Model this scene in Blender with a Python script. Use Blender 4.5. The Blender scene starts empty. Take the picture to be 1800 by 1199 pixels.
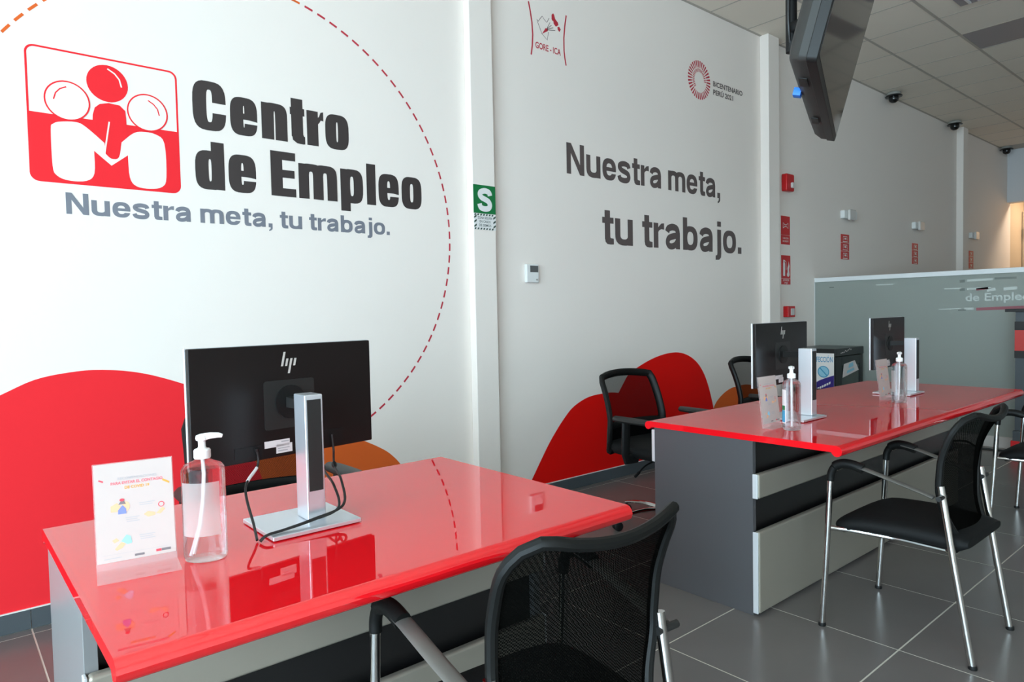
import bpy, bmesh, math, random
from mathutils import Vector, Matrix
random.seed(4)
PI = math.pi
S = bpy.context.scene
COL = S.collection

# ------------------------------------------------------------------ camera
CAM_H = 1.27
FPX = 1202.18                      # focal length in pixels of the 1800 x 1199 frame
YAW, PITCH, ROLL = [math.radians(a) for a in (40.248, -2.272, -1.194)]
_f = Vector((math.sin(YAW)*math.cos(PITCH), math.cos(YAW)*math.cos(PITCH), math.sin(PITCH)))
_r0 = Vector((math.cos(YAW), -math.sin(YAW), 0))
_u0 = _r0.cross(_f)
_r = _r0*math.cos(ROLL) + _u0*math.sin(ROLL)
_u = -_r0*math.sin(ROLL) + _u0*math.cos(ROLL)
cd = bpy.data.cameras.new('camera')
cd.sensor_fit = 'HORIZONTAL'; cd.sensor_width = 36.0; cd.lens = FPX/1800*36.0
cd.clip_start = 0.02; cd.clip_end = 200
cam = bpy.data.objects.new('camera', cd); COL.objects.link(cam)
m = Matrix((( _r.x, _u.x, -_f.x, 0), (_r.y, _u.y, -_f.y, 0), (_r.z, _u.z, -_f.z, CAM_H), (0, 0, 0, 1)))
cam.matrix_world = m
S.camera = cam

def ray(x, y):
    return _f + _r*((x-900)/FPX) - _u*((y-599.5)/FPX)
def at_y(x, y, Y):                 # where the sight line of a pixel meets a wall plane y = Y
    d = ray(x, y); t = Y/d.y
    return Vector((d.x*t, Y, d.z*t + CAM_H))
def at_x(x, y, X):
    d = ray(x, y); t = X/d.x
    return Vector((X, d.y*t, d.z*t + CAM_H))

# ------------------------------------------------------------------ light
WORLD_STRENGTH = 10.0
EXPOSURE = 0.96
w = bpy.data.worlds.new('overcast_sky'); S.world = w; w.use_nodes = True
bg = w.node_tree.nodes['Background']
bg.inputs[0].default_value = (0.725, 0.865, 1.0, 1); bg.inputs[1].default_value = WORLD_STRENGTH
vs = S.view_settings
vs.view_transform = 'Standard'; vs.look = 'None'; vs.exposure = EXPOSURE; vs.gamma = 1.0
vs.use_curve_mapping = False

# room limits
XL, XR, YF, YB, ZC = -3.0, 14.0, -4.2, 3.46, 3.84
GZ0, GZ1 = 0.12, 3.30                                  # storefront glazing
LEFT_BAYS = [(-3.9, -2.55), (-2.45, -1.1), (-1.0, 0.35), (0.45, 1.8)]
FRONT_BAYS = []
def portal(name, loc, rot, sx, sy):                    # guides daylight sampling through a glazed bay
    l = bpy.data.lights.new(name, 'AREA'); l.shape = 'RECTANGLE'; l.size = sx; l.size_y = sy
    l.cycles.is_portal = True
    o = bpy.data.objects.new(name, l); COL.objects.link(o); o.location = loc; o.rotation_euler = rot
for a, b in LEFT_BAYS:
    portal('window_portal', (XL-0.12, (a+b)/2, (GZ0+GZ1)/2), (0, -PI/2, 0), GZ1-GZ0, b-a)
for a, b in FRONT_BAYS:
    portal('window_portal', ((a+b)/2, YF-0.12, (GZ0+GZ1)/2), (PI/2, 0, 0), b-a, GZ1-GZ0)

# ------------------------------------------------------------------ materials
def srgb(r, g, b):
    f = lambda c: (c/255/12.92) if c/255 <= 0.04045 else ((c/255+0.055)/1.055)**2.4
    return (f(r), f(g), f(b), 1)
MATS = {}
def mat(name, rgb, rough=0.5, metal=0.0, spec=0.5, coat=0.0, coat_rough=0.03, noise=None, bump=None, emit=None, coat_ior=1.5):
    m = bpy.data.materials.new(name); m.use_nodes = True
    nt = m.node_tree; p = nt.nodes['Principled BSDF']
    c = srgb(*rgb)
    p.inputs['Base Color'].default_value = c
    p.inputs['Roughness'].default_value = rough
    p.inputs['Metallic'].default_value = metal
    p.inputs['Specular IOR Level'].default_value = spec
    p.inputs['Coat Weight'].default_value = coat
    p.inputs['Coat Roughness'].default_value = coat_rough
    p.inputs['Coat IOR'].default_value = coat_ior
    if noise or bump:
        tc = nt.nodes.new('ShaderNodeTexCoord')
    if noise:                       # (scale, amount): slow tone variation
        n = nt.nodes.new('ShaderNodeTexNoise'); n.inputs['Scale'].default_value = noise[0]; n.inputs['Detail'].default_value = 4
        nt.links.new(tc.outputs['Object'], n.inputs['Vector'])
        mx = nt.nodes.new('ShaderNodeMix'); mx.data_type = 'RGBA'
        k = noise[1]
        mx.inputs[6].default_value = (c[0]*(1-k), c[1]*(1-k), c[2]*(1-k), 1)
        mx.inputs[7].default_value = (min(1, c[0]*(1+k)), min(1, c[1]*(1+k)), min(1, c[2]*(1+k)), 1)
        nt.links.new(n.outputs[0], mx.inputs[0]); nt.links.new(mx.outputs[2], p.inputs['Base Color'])
    if bump:                        # (scale, strength)
        n2 = nt.nodes.new('ShaderNodeTexNoise'); n2.inputs['Scale'].default_value = bump[0]; n2.inputs['Detail'].default_value = 3
        nt.links.new(tc.outputs['Object'], n2.inputs['Vector'])
        b = nt.nodes.new('ShaderNodeBump'); b.inputs['Strength'].default_value = bump[1]; b.inputs['Distance'].default_value = 0.002
        nt.links.new(n2.outputs[0], b.inputs['Height']); nt.links.new(b.outputs[0], p.inputs['Normal'])
    if emit:
        p.inputs['Emission Color'].default_value = srgb(*emit[0]); p.inputs['Emission Strength'].default_value = emit[1]
    MATS[name] = m
    return m
def lacquer(name, rgb, ior):
    """coloured sheet under a clear polished surface"""
    m = bpy.data.materials.new(name); m.use_nodes = True; nt = m.node_tree
    for n in list(nt.nodes): nt.nodes.remove(n)
    out = nt.nodes.new('ShaderNodeOutputMaterial'); df = nt.nodes.new('ShaderNodeBsdfDiffuse'); df.inputs[0].default_value = srgb(*rgb)
    gl = nt.nodes.new('ShaderNodeBsdfGlossy'); gl.inputs['Roughness'].default_value = 0.012; fr = nt.nodes.new('ShaderNodeFresnel'); fr.inputs[0].default_value = ior
    mx = nt.nodes.new('ShaderNodeMixShader')
    nt.links.new(fr.outputs[0], mx.inputs[0]); nt.links.new(df.outputs[0], mx.inputs[1]); nt.links.new(gl.outputs[0], mx.inputs[2]); nt.links.new(mx.outputs[0], out.inputs[0])
    MATS[name] = m
def refractive(name, rgb, ior):
    m = bpy.data.materials.new(name); m.use_nodes = True; nt = m.node_tree
    for n in list(nt.nodes): nt.nodes.remove(n)
    out = nt.nodes.new('ShaderNodeOutputMaterial'); g = nt.nodes.new('ShaderNodeBsdfGlass'); g.inputs['Color'].default_value = srgb(*rgb)
    g.inputs['Roughness'].default_value = 0.0; g.inputs['IOR'].default_value = ior
    tr = nt.nodes.new('ShaderNodeBsdfTransparent'); mx = nt.nodes.new('ShaderNodeMixShader'); mx.inputs[0].default_value = 0.45
    nt.links.new(g.outputs[0], mx.inputs[1]); nt.links.new(tr.outputs[0], mx.inputs[2]); nt.links.new(mx.outputs[0], out.inputs[0])
    MATS[name] = m
def see_through(name, rgb, rough, opacity, tint=(255, 255, 255), weave=None, fres=1.45, translucent=0.0):
    """clear or woven sheet: straight-through light mixed with a surface of its own"""
    m = bpy.data.materials.new(name); m.use_nodes = True; nt = m.node_tree
    for n in list(nt.nodes): nt.nodes.remove(n)
    out = nt.nodes.new('ShaderNodeOutputMaterial')
    tr = nt.nodes.new('ShaderNodeBsdfTransparent'); tr.inputs[0].default_value = srgb(*tint)
    df = nt.nodes.new('ShaderNodeBsdfDiffuse'); df.inputs[0].default_value = srgb(*rgb)
    surf = df.outputs[0]
    if translucent:
        tl = nt.nodes.new('ShaderNodeBsdfTranslucent'); tl.inputs[0].default_value = srgb(*rgb)
        ms = nt.nodes.new('ShaderNodeMixShader'); ms.inputs[0].default_value = translucent
        nt.links.new(surf, ms.inputs[1]); nt.links.new(tl.outputs[0], ms.inputs[2]); surf = ms.outputs[0]
    m1 = nt.nodes.new('ShaderNodeMixShader')
    m1.inputs[0].default_value = opacity
    if weave:
        tc = nt.nodes.new('ShaderNodeTexCoord')
        wv = nt.nodes.new('ShaderNodeTexChecker'); wv.inputs['Scale'].default_value = weave
        nt.links.new(tc.outputs['Object'], wv.inputs['Vector'])
        mr = nt.nodes.new('ShaderNodeMapRange'); mr.inputs[3].default_value = max(0, opacity-0.10); mr.inputs[4].default_value = min(1, opacity+0.10)
        nt.links.new(wv.outputs['Fac'], mr.inputs[0]); nt.links.new(mr.outputs[0], m1.inputs[0])
    nt.links.new(tr.outputs[0], m1.inputs[1]); nt.links.new(surf, m1.inputs[2])
    res = m1.outputs[0]
    if fres:
        gl = nt.nodes.new('ShaderNodeBsdfGlossy'); gl.inputs['Roughness'].default_value = rough
        fr = nt.nodes.new('ShaderNodeFresnel'); fr.inputs[0].default_value = fres
        m2 = nt.nodes.new('ShaderNodeMixShader')
        ge = nt.nodes.new('ShaderNodeNewGeometry'); sb = nt.nodes.new('ShaderNodeMath'); sb.operation = 'SUBTRACT'; sb.inputs[0].default_value = 1.0
        mu = nt.nodes.new('ShaderNodeMath'); mu.operation = 'MULTIPLY'
        nt.links.new(ge.outputs['Backfacing'], sb.inputs[1]); nt.links.new(sb.outputs[0], mu.inputs[0]); nt.links.new(fr.outputs[0], mu.inputs[1])
        nt.links.new(mu.outputs[0], m2.inputs[0]); nt.links.new(res, m2.inputs[1]); nt.links.new(gl.outputs[0], m2.inputs[2])
        res = m2.outputs[0]
    nt.links.new(res, out.inputs[0])
    MATS[name] = m
    return m

mat('wall_paint', (240, 230, 222), 0.75, bump=(260, 0.06), noise=(0.8, 0.015))
mat('end_wall_paint', (214, 214, 216), 0.8)
mat('ceiling_board', (236, 226, 211), 0.9, bump=(420, 0.15), noise=(3, 0.02))
mat('ceiling_metal', (182, 174, 163), 0.6)
mat('lamp_diffuser', (150, 146, 148), 0.5)
mat('floor_tile', (108, 103, 101), 0.26, spec=0.45, noise=(2.2, 0.16), bump=(30, 0.05))
mat('grout', (205, 198, 186), 0.85)
mat('skirting_tile', (78, 84, 88), 0.4, noise=(3, 0.12))
mat('white_caulk', (235, 232, 228), 0.6)
mat('vinyl_red', (240, 44, 52), 0.7, spec=0.15)
mat('vinyl_red_deep', (228, 14, 8), 0.7, spec=0.15)
mat('vinyl_orange', (222, 100, 42), 0.7, spec=0.15)
mat('vinyl_white', (240, 241, 242), 0.55)
mat('vinyl_black', (58, 50, 49), 0.5)
mat('vinyl_grey', (120, 122, 132), 0.5)
mat('vinyl_brown', (92, 80, 78), 0.5)
mat('vinyl_crimson', (190, 40, 58), 0.5)
mat('vinyl_lines', (118, 100, 100), 0.5)
mat('glass_frame', (70, 72, 74), 0.4, metal=0.6)
lacquer('desk_red', (236, 20, 30), 2.2)
mat('desk_charcoal', (78, 77, 79), 0.3, spec=0.4)
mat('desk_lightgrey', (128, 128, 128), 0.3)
mat('desk_silver', (160, 153, 140), 0.32, metal=0.35)
mat('desk_black', (20, 19, 19), 0.35)
mat('plastic_black', (20, 20, 20), 0.5, spec=0.3)
mat('plastic_dark', (38, 37, 36), 0.45, spec=0.35)
mat('monitor_back', (26, 21, 20), 0.38, spec=0.25)
mat('aluminium', (222, 225, 231), 0.3, metal=0.7)
mat('silver_edge', (226, 228, 230), 0.3, metal=0.4)
mat('mark_silver', (215, 210, 203), 0.35, metal=0.3)
mat('sticker_white', (225, 215, 214), 0.5)
mat('cable_black', (30, 28, 28), 0.45)
mat('chrome', (205, 203, 200), 0.12, metal=1.0)
mat('arm_metal', (120, 117, 113), 0.42, metal=0.6)
mat('seat_black', (14, 14, 14), 0.7, spec=0.25, bump=(600, 0.3))
mat('frame_black', (15, 15, 14), 0.5, spec=0.25)
mat('tv_shell', (56, 55, 53), 0.6, spec=0.3)
mat('tv_bezel', (30, 29, 28), 0.5, spec=0.3)
mat('tv_screen', (40, 38, 36), 0.06, spec=0.9)
mat('tag_blue', (40, 130, 240), 0.5)
mat('pump_white', (240, 238, 236), 0.35)
mat('paper_white', (238, 232, 228), 0.6)
mat('sheet_paper', (196, 181, 175), 0.6)
mat('paper_pinkish', (232, 214, 208), 0.6)
mat('print_pink', (228, 110, 120), 0.6)
mat('print_grey', (178, 172, 174), 0.6)
mat('print_orange', (232, 180, 140), 0.6)
mat('print_gold', (226, 160, 70), 0.6)
mat('print_blue', (120, 132, 196), 0.6)
mat('print_red', (222, 70, 84), 0.6)
mat('print_dark', (120, 110, 112), 0.6)
mat('print_teal', (60, 150, 190), 0.6)
mat('print_paleblue', (150, 205, 225), 0.6)
mat('print_purple', (52, 36, 128), 0.6)
mat('sign_red', (200, 24, 30), 0.4)
mat('film_pale', (188, 194, 188), 0.5)
mat('film_red', (150, 84, 92), 0.5)
mat('film_dark', (112, 118, 112), 0.5)
mat('sign_green', (10, 112, 58), 0.4)
mat('sign_white', (232, 230, 228), 0.45)
mat('sign_darkgreen', (48, 70, 60), 0.5)
mat('alarm_red', (196, 20, 26), 0.3)
mat('alarm_lens', (210, 205, 200), 0.15)
mat('device_white', (228, 228, 226), 0.4)
mat('device_grey', (150, 148, 142), 0.45)
mat('display_grey', (92, 92, 92), 0.25)
mat('camera_black', (24, 24, 24), 0.2)
mat('cooler_black', (26, 28, 28), 0.3)
mat('cooler_inside', (112, 122, 116), 0.5)
mat('rail_white', (226, 228, 228), 0.35)
mat('base_white', (204, 198, 192), 0.5)
mat('door_warm', (206, 186, 160), 0.6)
mat('band_red', (190, 50, 44), 0.4)
mat('stand_grey', (70, 76, 80), 0.4)
see_through('window_glass', (255, 255, 255), 0.0, 0.0, tint=(238, 244, 244))
see_through('acrylic', (252, 244, 244), 0.02, 0.22, tint=(254, 250, 250), translucent=0.4, fres=1.2)
refractive('clear_bottle', (250, 251, 252), 1.30)
see_through('label_film', (244, 238, 234), 0.3, 0.45, translucent=0.5, fres=None)
see_through('pump_tube', (248, 246, 246), 0.2, 0.75, fres=None)
see_through('chair_mesh', (14, 14, 14), 0.4, 0.72, weave=260, fres=None)
see_through('chair_mesh_dense', (8, 8, 7), 0.4, 0.95, weave=320, fres=None)
see_through('frosted_glass', (200, 206, 200), 0.2, 0.76, tint=(196, 206, 200), translucent=0.45, fres=1.3)
see_through('cooler_glass', (150, 160, 156), 0.05, 0.25, tint=(200, 210, 205))

# ------------------------------------------------------------------ mesh helpers
class MB:
    def __init__(s): s.v = []; s.f = []
    def add(s, verts, faces):
        o = len(s.v); s.v += [Vector(p) for p in verts]; s.f += [[i+o for i in f] for f in faces]; return s
    def box(s, x0, y0, z0, x1, y1, z1):
        return s.add([(x0,y0,z0),(x1,y0,z0),(x1,y1,z0),(x0,y1,z0),(x0,y0,z1),(x1,y0,z1),(x1,y1,z1),(x0,y1,z1)],
                     [(3,2,1,0),(4,5,6,7),(0,1,5,4),(1,2,6,5),(2,3,7,6),(3,0,4,7)])
    def tube(s, pts, r, n=10, cap=True, flat=1.0, up=None):
        """round (or flattened) bar along a path; r is a number or one per point"""
        pts = [Vector(p) for p in pts]; N = len(pts)
        rr = r if isinstance(r, (list, tuple)) else [r]*N
        base = len(s.v); nrm = None
        for i, p in enumerate(pts):
            t = (pts[min(i+1, N-1)] - pts[max(i-1, 0)]).normalized()
            if up is not None:
                a = Vector(up).cross(t)
                a = a.normalized() if a.length > 1e-5 else Vector((1,0,0))
            else:
                if nrm is None:
                    a = t.orthogonal().normalized()
                else:
                    a = (nrm - t*nrm.dot(t)).normalized()
                nrm = a
            b = t.cross(a).normalized()
            for k in range(n):
                th = 2*PI*k/n
                s.v.append(p + a*math.cos(th)*rr[i] + b*math.sin(th)*rr[i]*flat)
        for i in range(N-1):
            for k in range(n):
                k2 = (k+1) % n
                s.f.append([base+i*n+k, base+i*n+k2, base+(i+1)*n+k2, base+(i+1)*n+k])
        if cap:
            s.f.append([base+k for k in range(n)][::-1]); s.f.append([base+(N-1)*n+k for k in range(n)])
        return s
    def lathe(s, prof, n=20, ex=1.0, ey=1.0, c=(0,0,0)):
        """profile of (radius, height) turned about z; ex, ey make it oval"""
        b = len(s.v); c = Vector(c); N = len(prof)
        for r, z in prof:
            for k in range(n):
                th = 2*PI*k/n
                s.v.append(c + Vector((r*math.cos(th)*ex, r*math.sin(th)*ey, z)))
        for i in range(N-1):
            for k in range(n):
                k2 = (k+1) % n
                s.f.append([b+i*n+k, b+i*n+k2, b+(i+1)*n+k2, b+(i+1)*n+k])
        if prof[0][0] > 1e-6: s.f.append([b+k for k in range(n)][::-1])
        if prof[-1][0] > 1e-6: s.f.append([b+(N-1)*n+k for k in range(n)])
        return s
    def prism(s, poly, fn, d0, d1):
        """2-D outline pushed from depth d0 to d1; fn(a, b, d) -> point"""
        n = len(poly); b = len(s.v)
        for d in (d0, d1):
            for a, c in poly: s.v.append(Vector(fn(a, c, d)))
        s.f.append([b+i for i in range(n)][::-1]); s.f.append([b+n+i for i in range(n)])
        for i in range(n):
            j = (i+1) % n; s.f.append([b+i, b+j, b+n+j, b+n+i])
        return s
    def loft(s, rings, cap=True, closed=True):
        b = len(s.v); n = len(rings[0])
        for r in rings: s.v += [Vector(p) for p in r]
        for i in range(len(rings)-1):
            for k in range(n if closed else n-1):
                k2 = (k+1) % n
                s.f.append([b+i*n+k, b+i*n+k2, b+(i+1)*n+k2, b+(i+1)*n+k])
        if cap and closed:
            s.f.append([b+k for k in range(n)][::-1]); s.f.append([b+(len(rings)-1)*n+k for k in range(n)])
        return s
    def mesh(s, name, material, smooth=35):
        me = bpy.data.meshes.new(name)
        me.from_pydata([tuple(p) for p in s.v], [], s.f)
        bm = bmesh.new(); bm.from_mesh(me); bmesh.ops.recalc_face_normals(bm, faces=bm.faces); bm.to_mesh(me); bm.free()
        me.materials.append(MATS[material])
        if smooth:
            for p in me.polygons: p.use_smooth = True
            me.set_sharp_from_angle(angle=math.radians(smooth))
        me.update(); return me
    def build(s, name, material, parent=None, bevel=0, segs=2, smooth=35):
        o = bpy.data.objects.new(name, s.mesh(name, material, smooth)); COL.objects.link(o)
        if parent is not None: o.parent = parent
        if bevel:
            b = o.modifiers.new('bevel', 'BEVEL'); b.width = bevel; b.segments = segs; b.limit_method = 'ANGLE'; b.angle_limit = math.radians(40)
            b.harden_normals = True
        return o
def tag(o, label=None, cat=None, group=None, kind=None):
    if label: o['label'] = label
    if cat: o['category'] = cat
    if group: o['group'] = group
    if kind: o['kind'] = kind
    return o
def thing(name, label, cat, loc=(0,0,0), rz=0, group=None):
    o = bpy.data.objects.new(name, None); COL.objects.link(o); o.empty_display_size = 0.1
    o.location = loc; o.rotation_euler = (0, 0, rz)
    return tag(o, label, cat, group)
def inst(name, me, parent, loc, rot=(0,0,0)):
    o = bpy.data.objects.new(name, me); COL.objects.link(o); o.parent = parent; o.location = loc; o.rotation_euler = rot
    return o
def rrect(x0, z0, x1, z1, r, n=6):
    out = []
    for cx, cz, a in ((x1-r, z1-r, 0), (x0+r, z1-r, 90), (x0+r, z0+r, 180), (x1-r, z0+r, 270)):
        for k in range(n+1):
            t = math.radians(a + 90*k/n); out.append((cx+r*math.cos(t), cz+r*math.sin(t)))
    return out
def ell(cx, cz, rx, rz, n=36):
    return [(cx+rx*math.cos(2*PI*k/n), cz+rz*math.sin(2*PI*k/n)) for k in range(n)]

class Flat:
    """flat print on a surface: origin o, right r, up u; each layer stands a hair further out"""
    def __init__(s, o, r, u): s.o = Vector(o); s.r = Vector(r).normalized(); s.u = Vector(u).normalized(); s.n = s.r.cross(s.u); s.mb = MB()
    def P(s, a, b, d=0.0006): return s.o + s.r*a + s.u*b + s.n*d
    step = None
    def lift(s, d):
        if s.step is None: return d
        s.step += 1; return d+0.0004*s.step
    def poly(s, pts, d=0.0006):
        d = s.lift(d); s.mb.add([s.P(a, b, d) for a, b in pts], [list(range(len(pts)))]); return s
    def rect(s, x0, z0, x1, z1, d=0.0006): return s.poly([(x0,z0),(x1,z0),(x1,z1),(x0,z1)], d)
    def strip(s, A, B, d=0.0006, closed=False):
        d = s.lift(d); n = len(A); v = [s.P(a, b, d) for a, b in A] + [s.P(a, b, d) for a, b in B]
        s.mb.add(v, [[i, (i+1) % n, n+(i+1) % n, n+i] for i in range(n if closed else n-1)]); return s
    def ring(s, cx, cz, rx, rz, t, d=0.0006, n=40):
        return s.strip(ell(cx, cz, rx, rz, n), ell(cx, cz, rx-t, rz-t, n), d, True)
    def line(s, pts, wd, d=0.0006):
        A, B = [], []
        for i, (x, z) in enumerate(pts):
            x0, z0 = pts[max(i-1, 0)]; x1, z1 = pts[min(i+1, len(pts)-1)]
            dx, dz = x1-x0, z1-z0; L = math.hypot(dx, dz) or 1
            A.append((x-dz/L*wd/2, z+dx/L*wd/2)); B.append((x+dz/L*wd/2, z-dx/L*wd/2))
        return s.strip(A, B, d)
    def seg(s, cx, cz, hw, hh, sx, sz, a0, a1, d=0.0006, n=28, ex=3.4, ix=3.4, c0=None, c1=None):
        """letter bowl: part of a squared oval of stroke sx, sz; c0, c1 end it with a level cut at that height"""
        def se(h, v, e, t):
            c, q = math.cos(t), math.sin(t)
            return (cx+h*math.copysign(abs(c)**(2/e), c), cz+v*math.copysign(abs(q)**(2/e), q))
        def rng(v, e):
            lo, hi = math.radians(a0), math.radians(a1)
            if c0 is not None: lo = math.copysign(math.asin(min(1, abs(c0)/v)**(e/2)), c0)
            if c1 is not None: hi = 2*PI+math.copysign(math.asin(min(1, abs(c1)/v)**(e/2)), c1)
            return [lo+(hi-lo)*k/n for k in range(n+1)]
        return s.strip([se(hw, hh, ex, t) for t in rng(hh, ex)], [se(hw-sx, hh-sz, ix, t) for t in rng(hh-sz, ix)], d)
    def letter(s, ch, x0, x1, zb, xh, cap, st, hz, e=3.4):
        """one sans-serif letter drawn from strokes: stem st wide, bars hz high, bowls squared by e"""
        c = (x0+x1)/2; hw = (x1-x0)/2; ov = 0.012*xh; s.step = 0; K = dict(ex=e, ix=e)
        top = zb+xh
        if ch == 'C':
            hh = (cap-zb)/2+ov; s.seg(c, (zb+cap)/2, hw, hh, st, hz, 0, 0, c0=hh*0.15, c1=-hh*0.27, **K)
        elif ch == 'o': s.seg(c, zb+xh/2, hw, xh/2+ov, st, hz, 0, 360, n=44, **K)
        elif ch == 'e':
            hh = xh/2+ov
            s.seg(c, zb+xh/2, hw, hh, st, hz, -4, 0, c1=-hh*0.36, n=44, **K)
            s.rect(c-hw+st*0.6, zb+xh*0.42, x1-0.01*hw, zb+xh*0.42+hz*0.75)
        elif ch in 'nm':
            s.rect(x0, zb, x0+st, top)
            mid = c
            for a, b in (((x0, x1),) if ch == 'n' else ((x0, mid+st/2), (mid-st/2, x1))):
                s.seg((a+b)/2, zb+xh*0.62, (b-a)/2, xh*0.38+ov, st, hz, 0, 165, **K); s.rect(b-st, zb, b, zb+xh*0.64)
        elif ch == 'u':
            s.rect(x1-st, zb, x1, top); s.rect(x0, zb+xh*0.36, x0+st, top)
            s.seg(c, zb+xh*0.38, hw, xh*0.38+ov, st, hz, 180, 345, **K)
        elif ch == 'r':
            s.rect(x0, zb, x0+st, top)
            s.poly([(x0+st*0.9, zb+xh*0.60), (x0+st*1.15, zb+xh*0.70), (x0+st+(x1-x0-st)*0.5, zb+xh*0.76), (x1, zb+xh*0.75), (x1, top+ov), (x0+st+(x1-x0-st)*0.5, zb+xh*0.985), (x0+st*1.1, zb+xh*0.86), (x0+st*0.9, zb+xh*0.80)])
        elif ch == 't':
            s0 = x0+(x1-x0-st)*0.42
            s.rect(s0, zb+xh*0.18, s0+st, zb+xh*1.26); s.rect(x0, top-hz*0.95, x1, top)
            s.poly([(s0, zb+xh*0.24), (s0+st*0.10, zb+xh*0.08), (s0+st*0.45, zb), (s0+st, zb-ov), (x1, zb), (x1, zb+hz*0.92), (s0+st*1.05, zb+hz), (s0+st*0.98, zb+xh*0.28)])
        elif ch in 'db':
            if ch == 'd': s.rect(x1-st, zb, x1, cap)
            else: s.rect(x0, zb, x0+st, cap)
            s.seg(c, zb+xh/2, hw, xh/2+ov, st, hz, *((8, 352) if ch == 'd' else (-172, 172)), **K)
        elif ch == 'p':
            s.rect(x0, zb-(cap-zb-xh), x0+st, top); s.seg(c, zb+xh/2, hw, xh/2+ov, st, hz, -172, 172, **K)
        elif ch == 'l': s.rect(x0, zb, x1, cap)
        elif ch == 'E':
            s.rect(x0, zb, x0+st, cap); s.rect(x0, zb, x1, zb+hz*1.05); s.rect(x0, cap-hz*1.05, x1, cap)
            s.rect(x0, (zb+cap)/2-hz*0.45, x1-st*0.1, (zb+cap)/2+hz*0.55)
        elif ch == 'N':
            s.rect(x0, zb, x0+st, cap); s.rect(x1-st, zb, x1, cap); s.poly([(x0, cap), (x0+st*1.05, cap), (x1, zb), (x1-st*1.05, zb)])
        elif ch == 'S':
            f = lambda a, b: (x0+(x1-x0)*a, zb+(cap-zb)*b)
            s.line(soft_line([f(*p) for p in ((.87, .70), (.80, .84), (.52, .90), (.22, .83), (.16, .70), (.30, .58), (.52, .52), (.76, .43), (.85, .28), (.76, .14), (.48, .095), (.20, .15), (.12, .31))]), (st+hz)/2)
        elif ch == 's':
            f = lambda a, b: (x0+(x1-x0)*a, zb+xh*b)
            s.line(soft_line([f(*p) for p in ((.88, .70), (.80, .84), (.50, .895), (.20, .83), (.14, .70), (.28, .585), (.52, .52), (.78, .44), (.86, .28), (.76, .14), (.47, .10), (.18, .15), (.09, .31))]), (st*0.5+hz*0.5))
        elif ch == 'a':
            f = lambda a, b: (x0+(x1-x0)*a, zb+xh*b)
            s.line(soft_line([f(*p) for p in ((.12, .68), (.20, .82), (.46, .895), (.72, .84), (.80, .66), (.80, .40), (.80, .20), (.80, .0))]), st*0.92)
            s.line(soft_line([f(*p) for p in ((.80, .56), (.56, .53), (.24, .44), (.14, .27), (.22, .13), (.40, .10), (.62, .17), (.79, .34))]), st*0.62+hz*0.3)
        elif ch == 'j':
            s.rect(x1-st, cap-(cap-top)*0.62, x1, cap); s.rect(x1-st, zb-xh*0.08, x1, top)
            s.poly([(x1-st, zb-xh*0.04), (x1, zb-xh*0.04), (x1-st*0.08, zb-xh*0.22), (x1-st*0.55, zb-xh*0.33), (x0, zb-xh*0.34), (x0, zb-xh*0.34+hz*0.8), (x1-st*1.1, zb-xh*0.34+hz*0.9)])
        elif ch == '.': s.rect(x0, zb, x0+st, zb+hz*1.25)
        elif ch == ',':
            s.rect(x0, zb, x0+st, zb+hz*1.25); s.poly([(x0+st*0.5, zb), (x0+st, zb), (x0+st*0.95, zb-xh*0.14), (x0+st*0.6, zb-xh*0.24), (x0+st*0.1, zb-xh*0.29), (x0+st*0.1, zb-xh*0.20), (x0+st*0.45, zb-xh*0.12)])
        s.step = None
    WIDTH = dict(N=1.16, u=0.98, e=0.98, s=0.94, t=0.60, r=0.64, a=0.99, m=1.50, b=0.98, j=0.42, o=1.0)
    def words(s, body, x0, x1, zb, cap, st=0.285):
        """bold sans-serif line from x0 to x1 (letters as wide as that asks for)"""
        xh = cap*0.735; gap = 0.14; pos = []; x = 0.0
        for ch in body:
            if ch == ' ': x += 0.40; continue
            w_ = st if ch in '.,' else s.WIDTH[ch]
            pos.append((ch, x, x+w_)); x += w_+(gap if ch not in 'rt' else gap*0.55)
        k = (x1-x0)/pos[-1][2]
        for ch, a, b in pos: s.letter(ch, x0+a*k, x0+b*k, zb, xh, zb+cap, st*k, xh*0.235, 2.5)
        return s
    def text(s, body, x0, x1, z0, cap, bold=0.0, d=0.0006, fit=True):
        """lettering between x0 and x1 on the baseline z0 with capitals cap high"""
        def geo(t):
            c = bpy.data.curves.new('t', 'FONT'); c.body = t; c.size = 1.0; c.offset = bold; c.resolution_u = 3
            o = bpy.data.objects.new('t', c); COL.objects.link(o)
            dg = bpy.context.evaluated_depsgraph_get(); me = bpy.data.meshes.new_from_object(o.evaluated_get(dg))
            v = [tuple(q.co) for q in me.vertices]; f = [list(p.vertices) for p in me.polygons]
            bpy.data.objects.remove(o); bpy.data.curves.remove(c); bpy.data.meshes.remove(me)
            return v, f
        vN, _ = geo('N'); z_lo = min(q[1] for q in vN); capN = max(q[1] for q in vN) - z_lo
        v, f = geo(body)
        lo = min(q[0] for q in v); hi = max(q[0] for q in v)
        k = (x1-x0)/(hi-lo); kz = cap/capN
        s.mb.add([s.P(x0+(q[0]-lo)*k, z0+(q[1]-z_lo)*kz, d) for q in v], f); return s
    def build(s, name, material, parent): return s.mb.build(name, material, parent, smooth=0)
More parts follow.
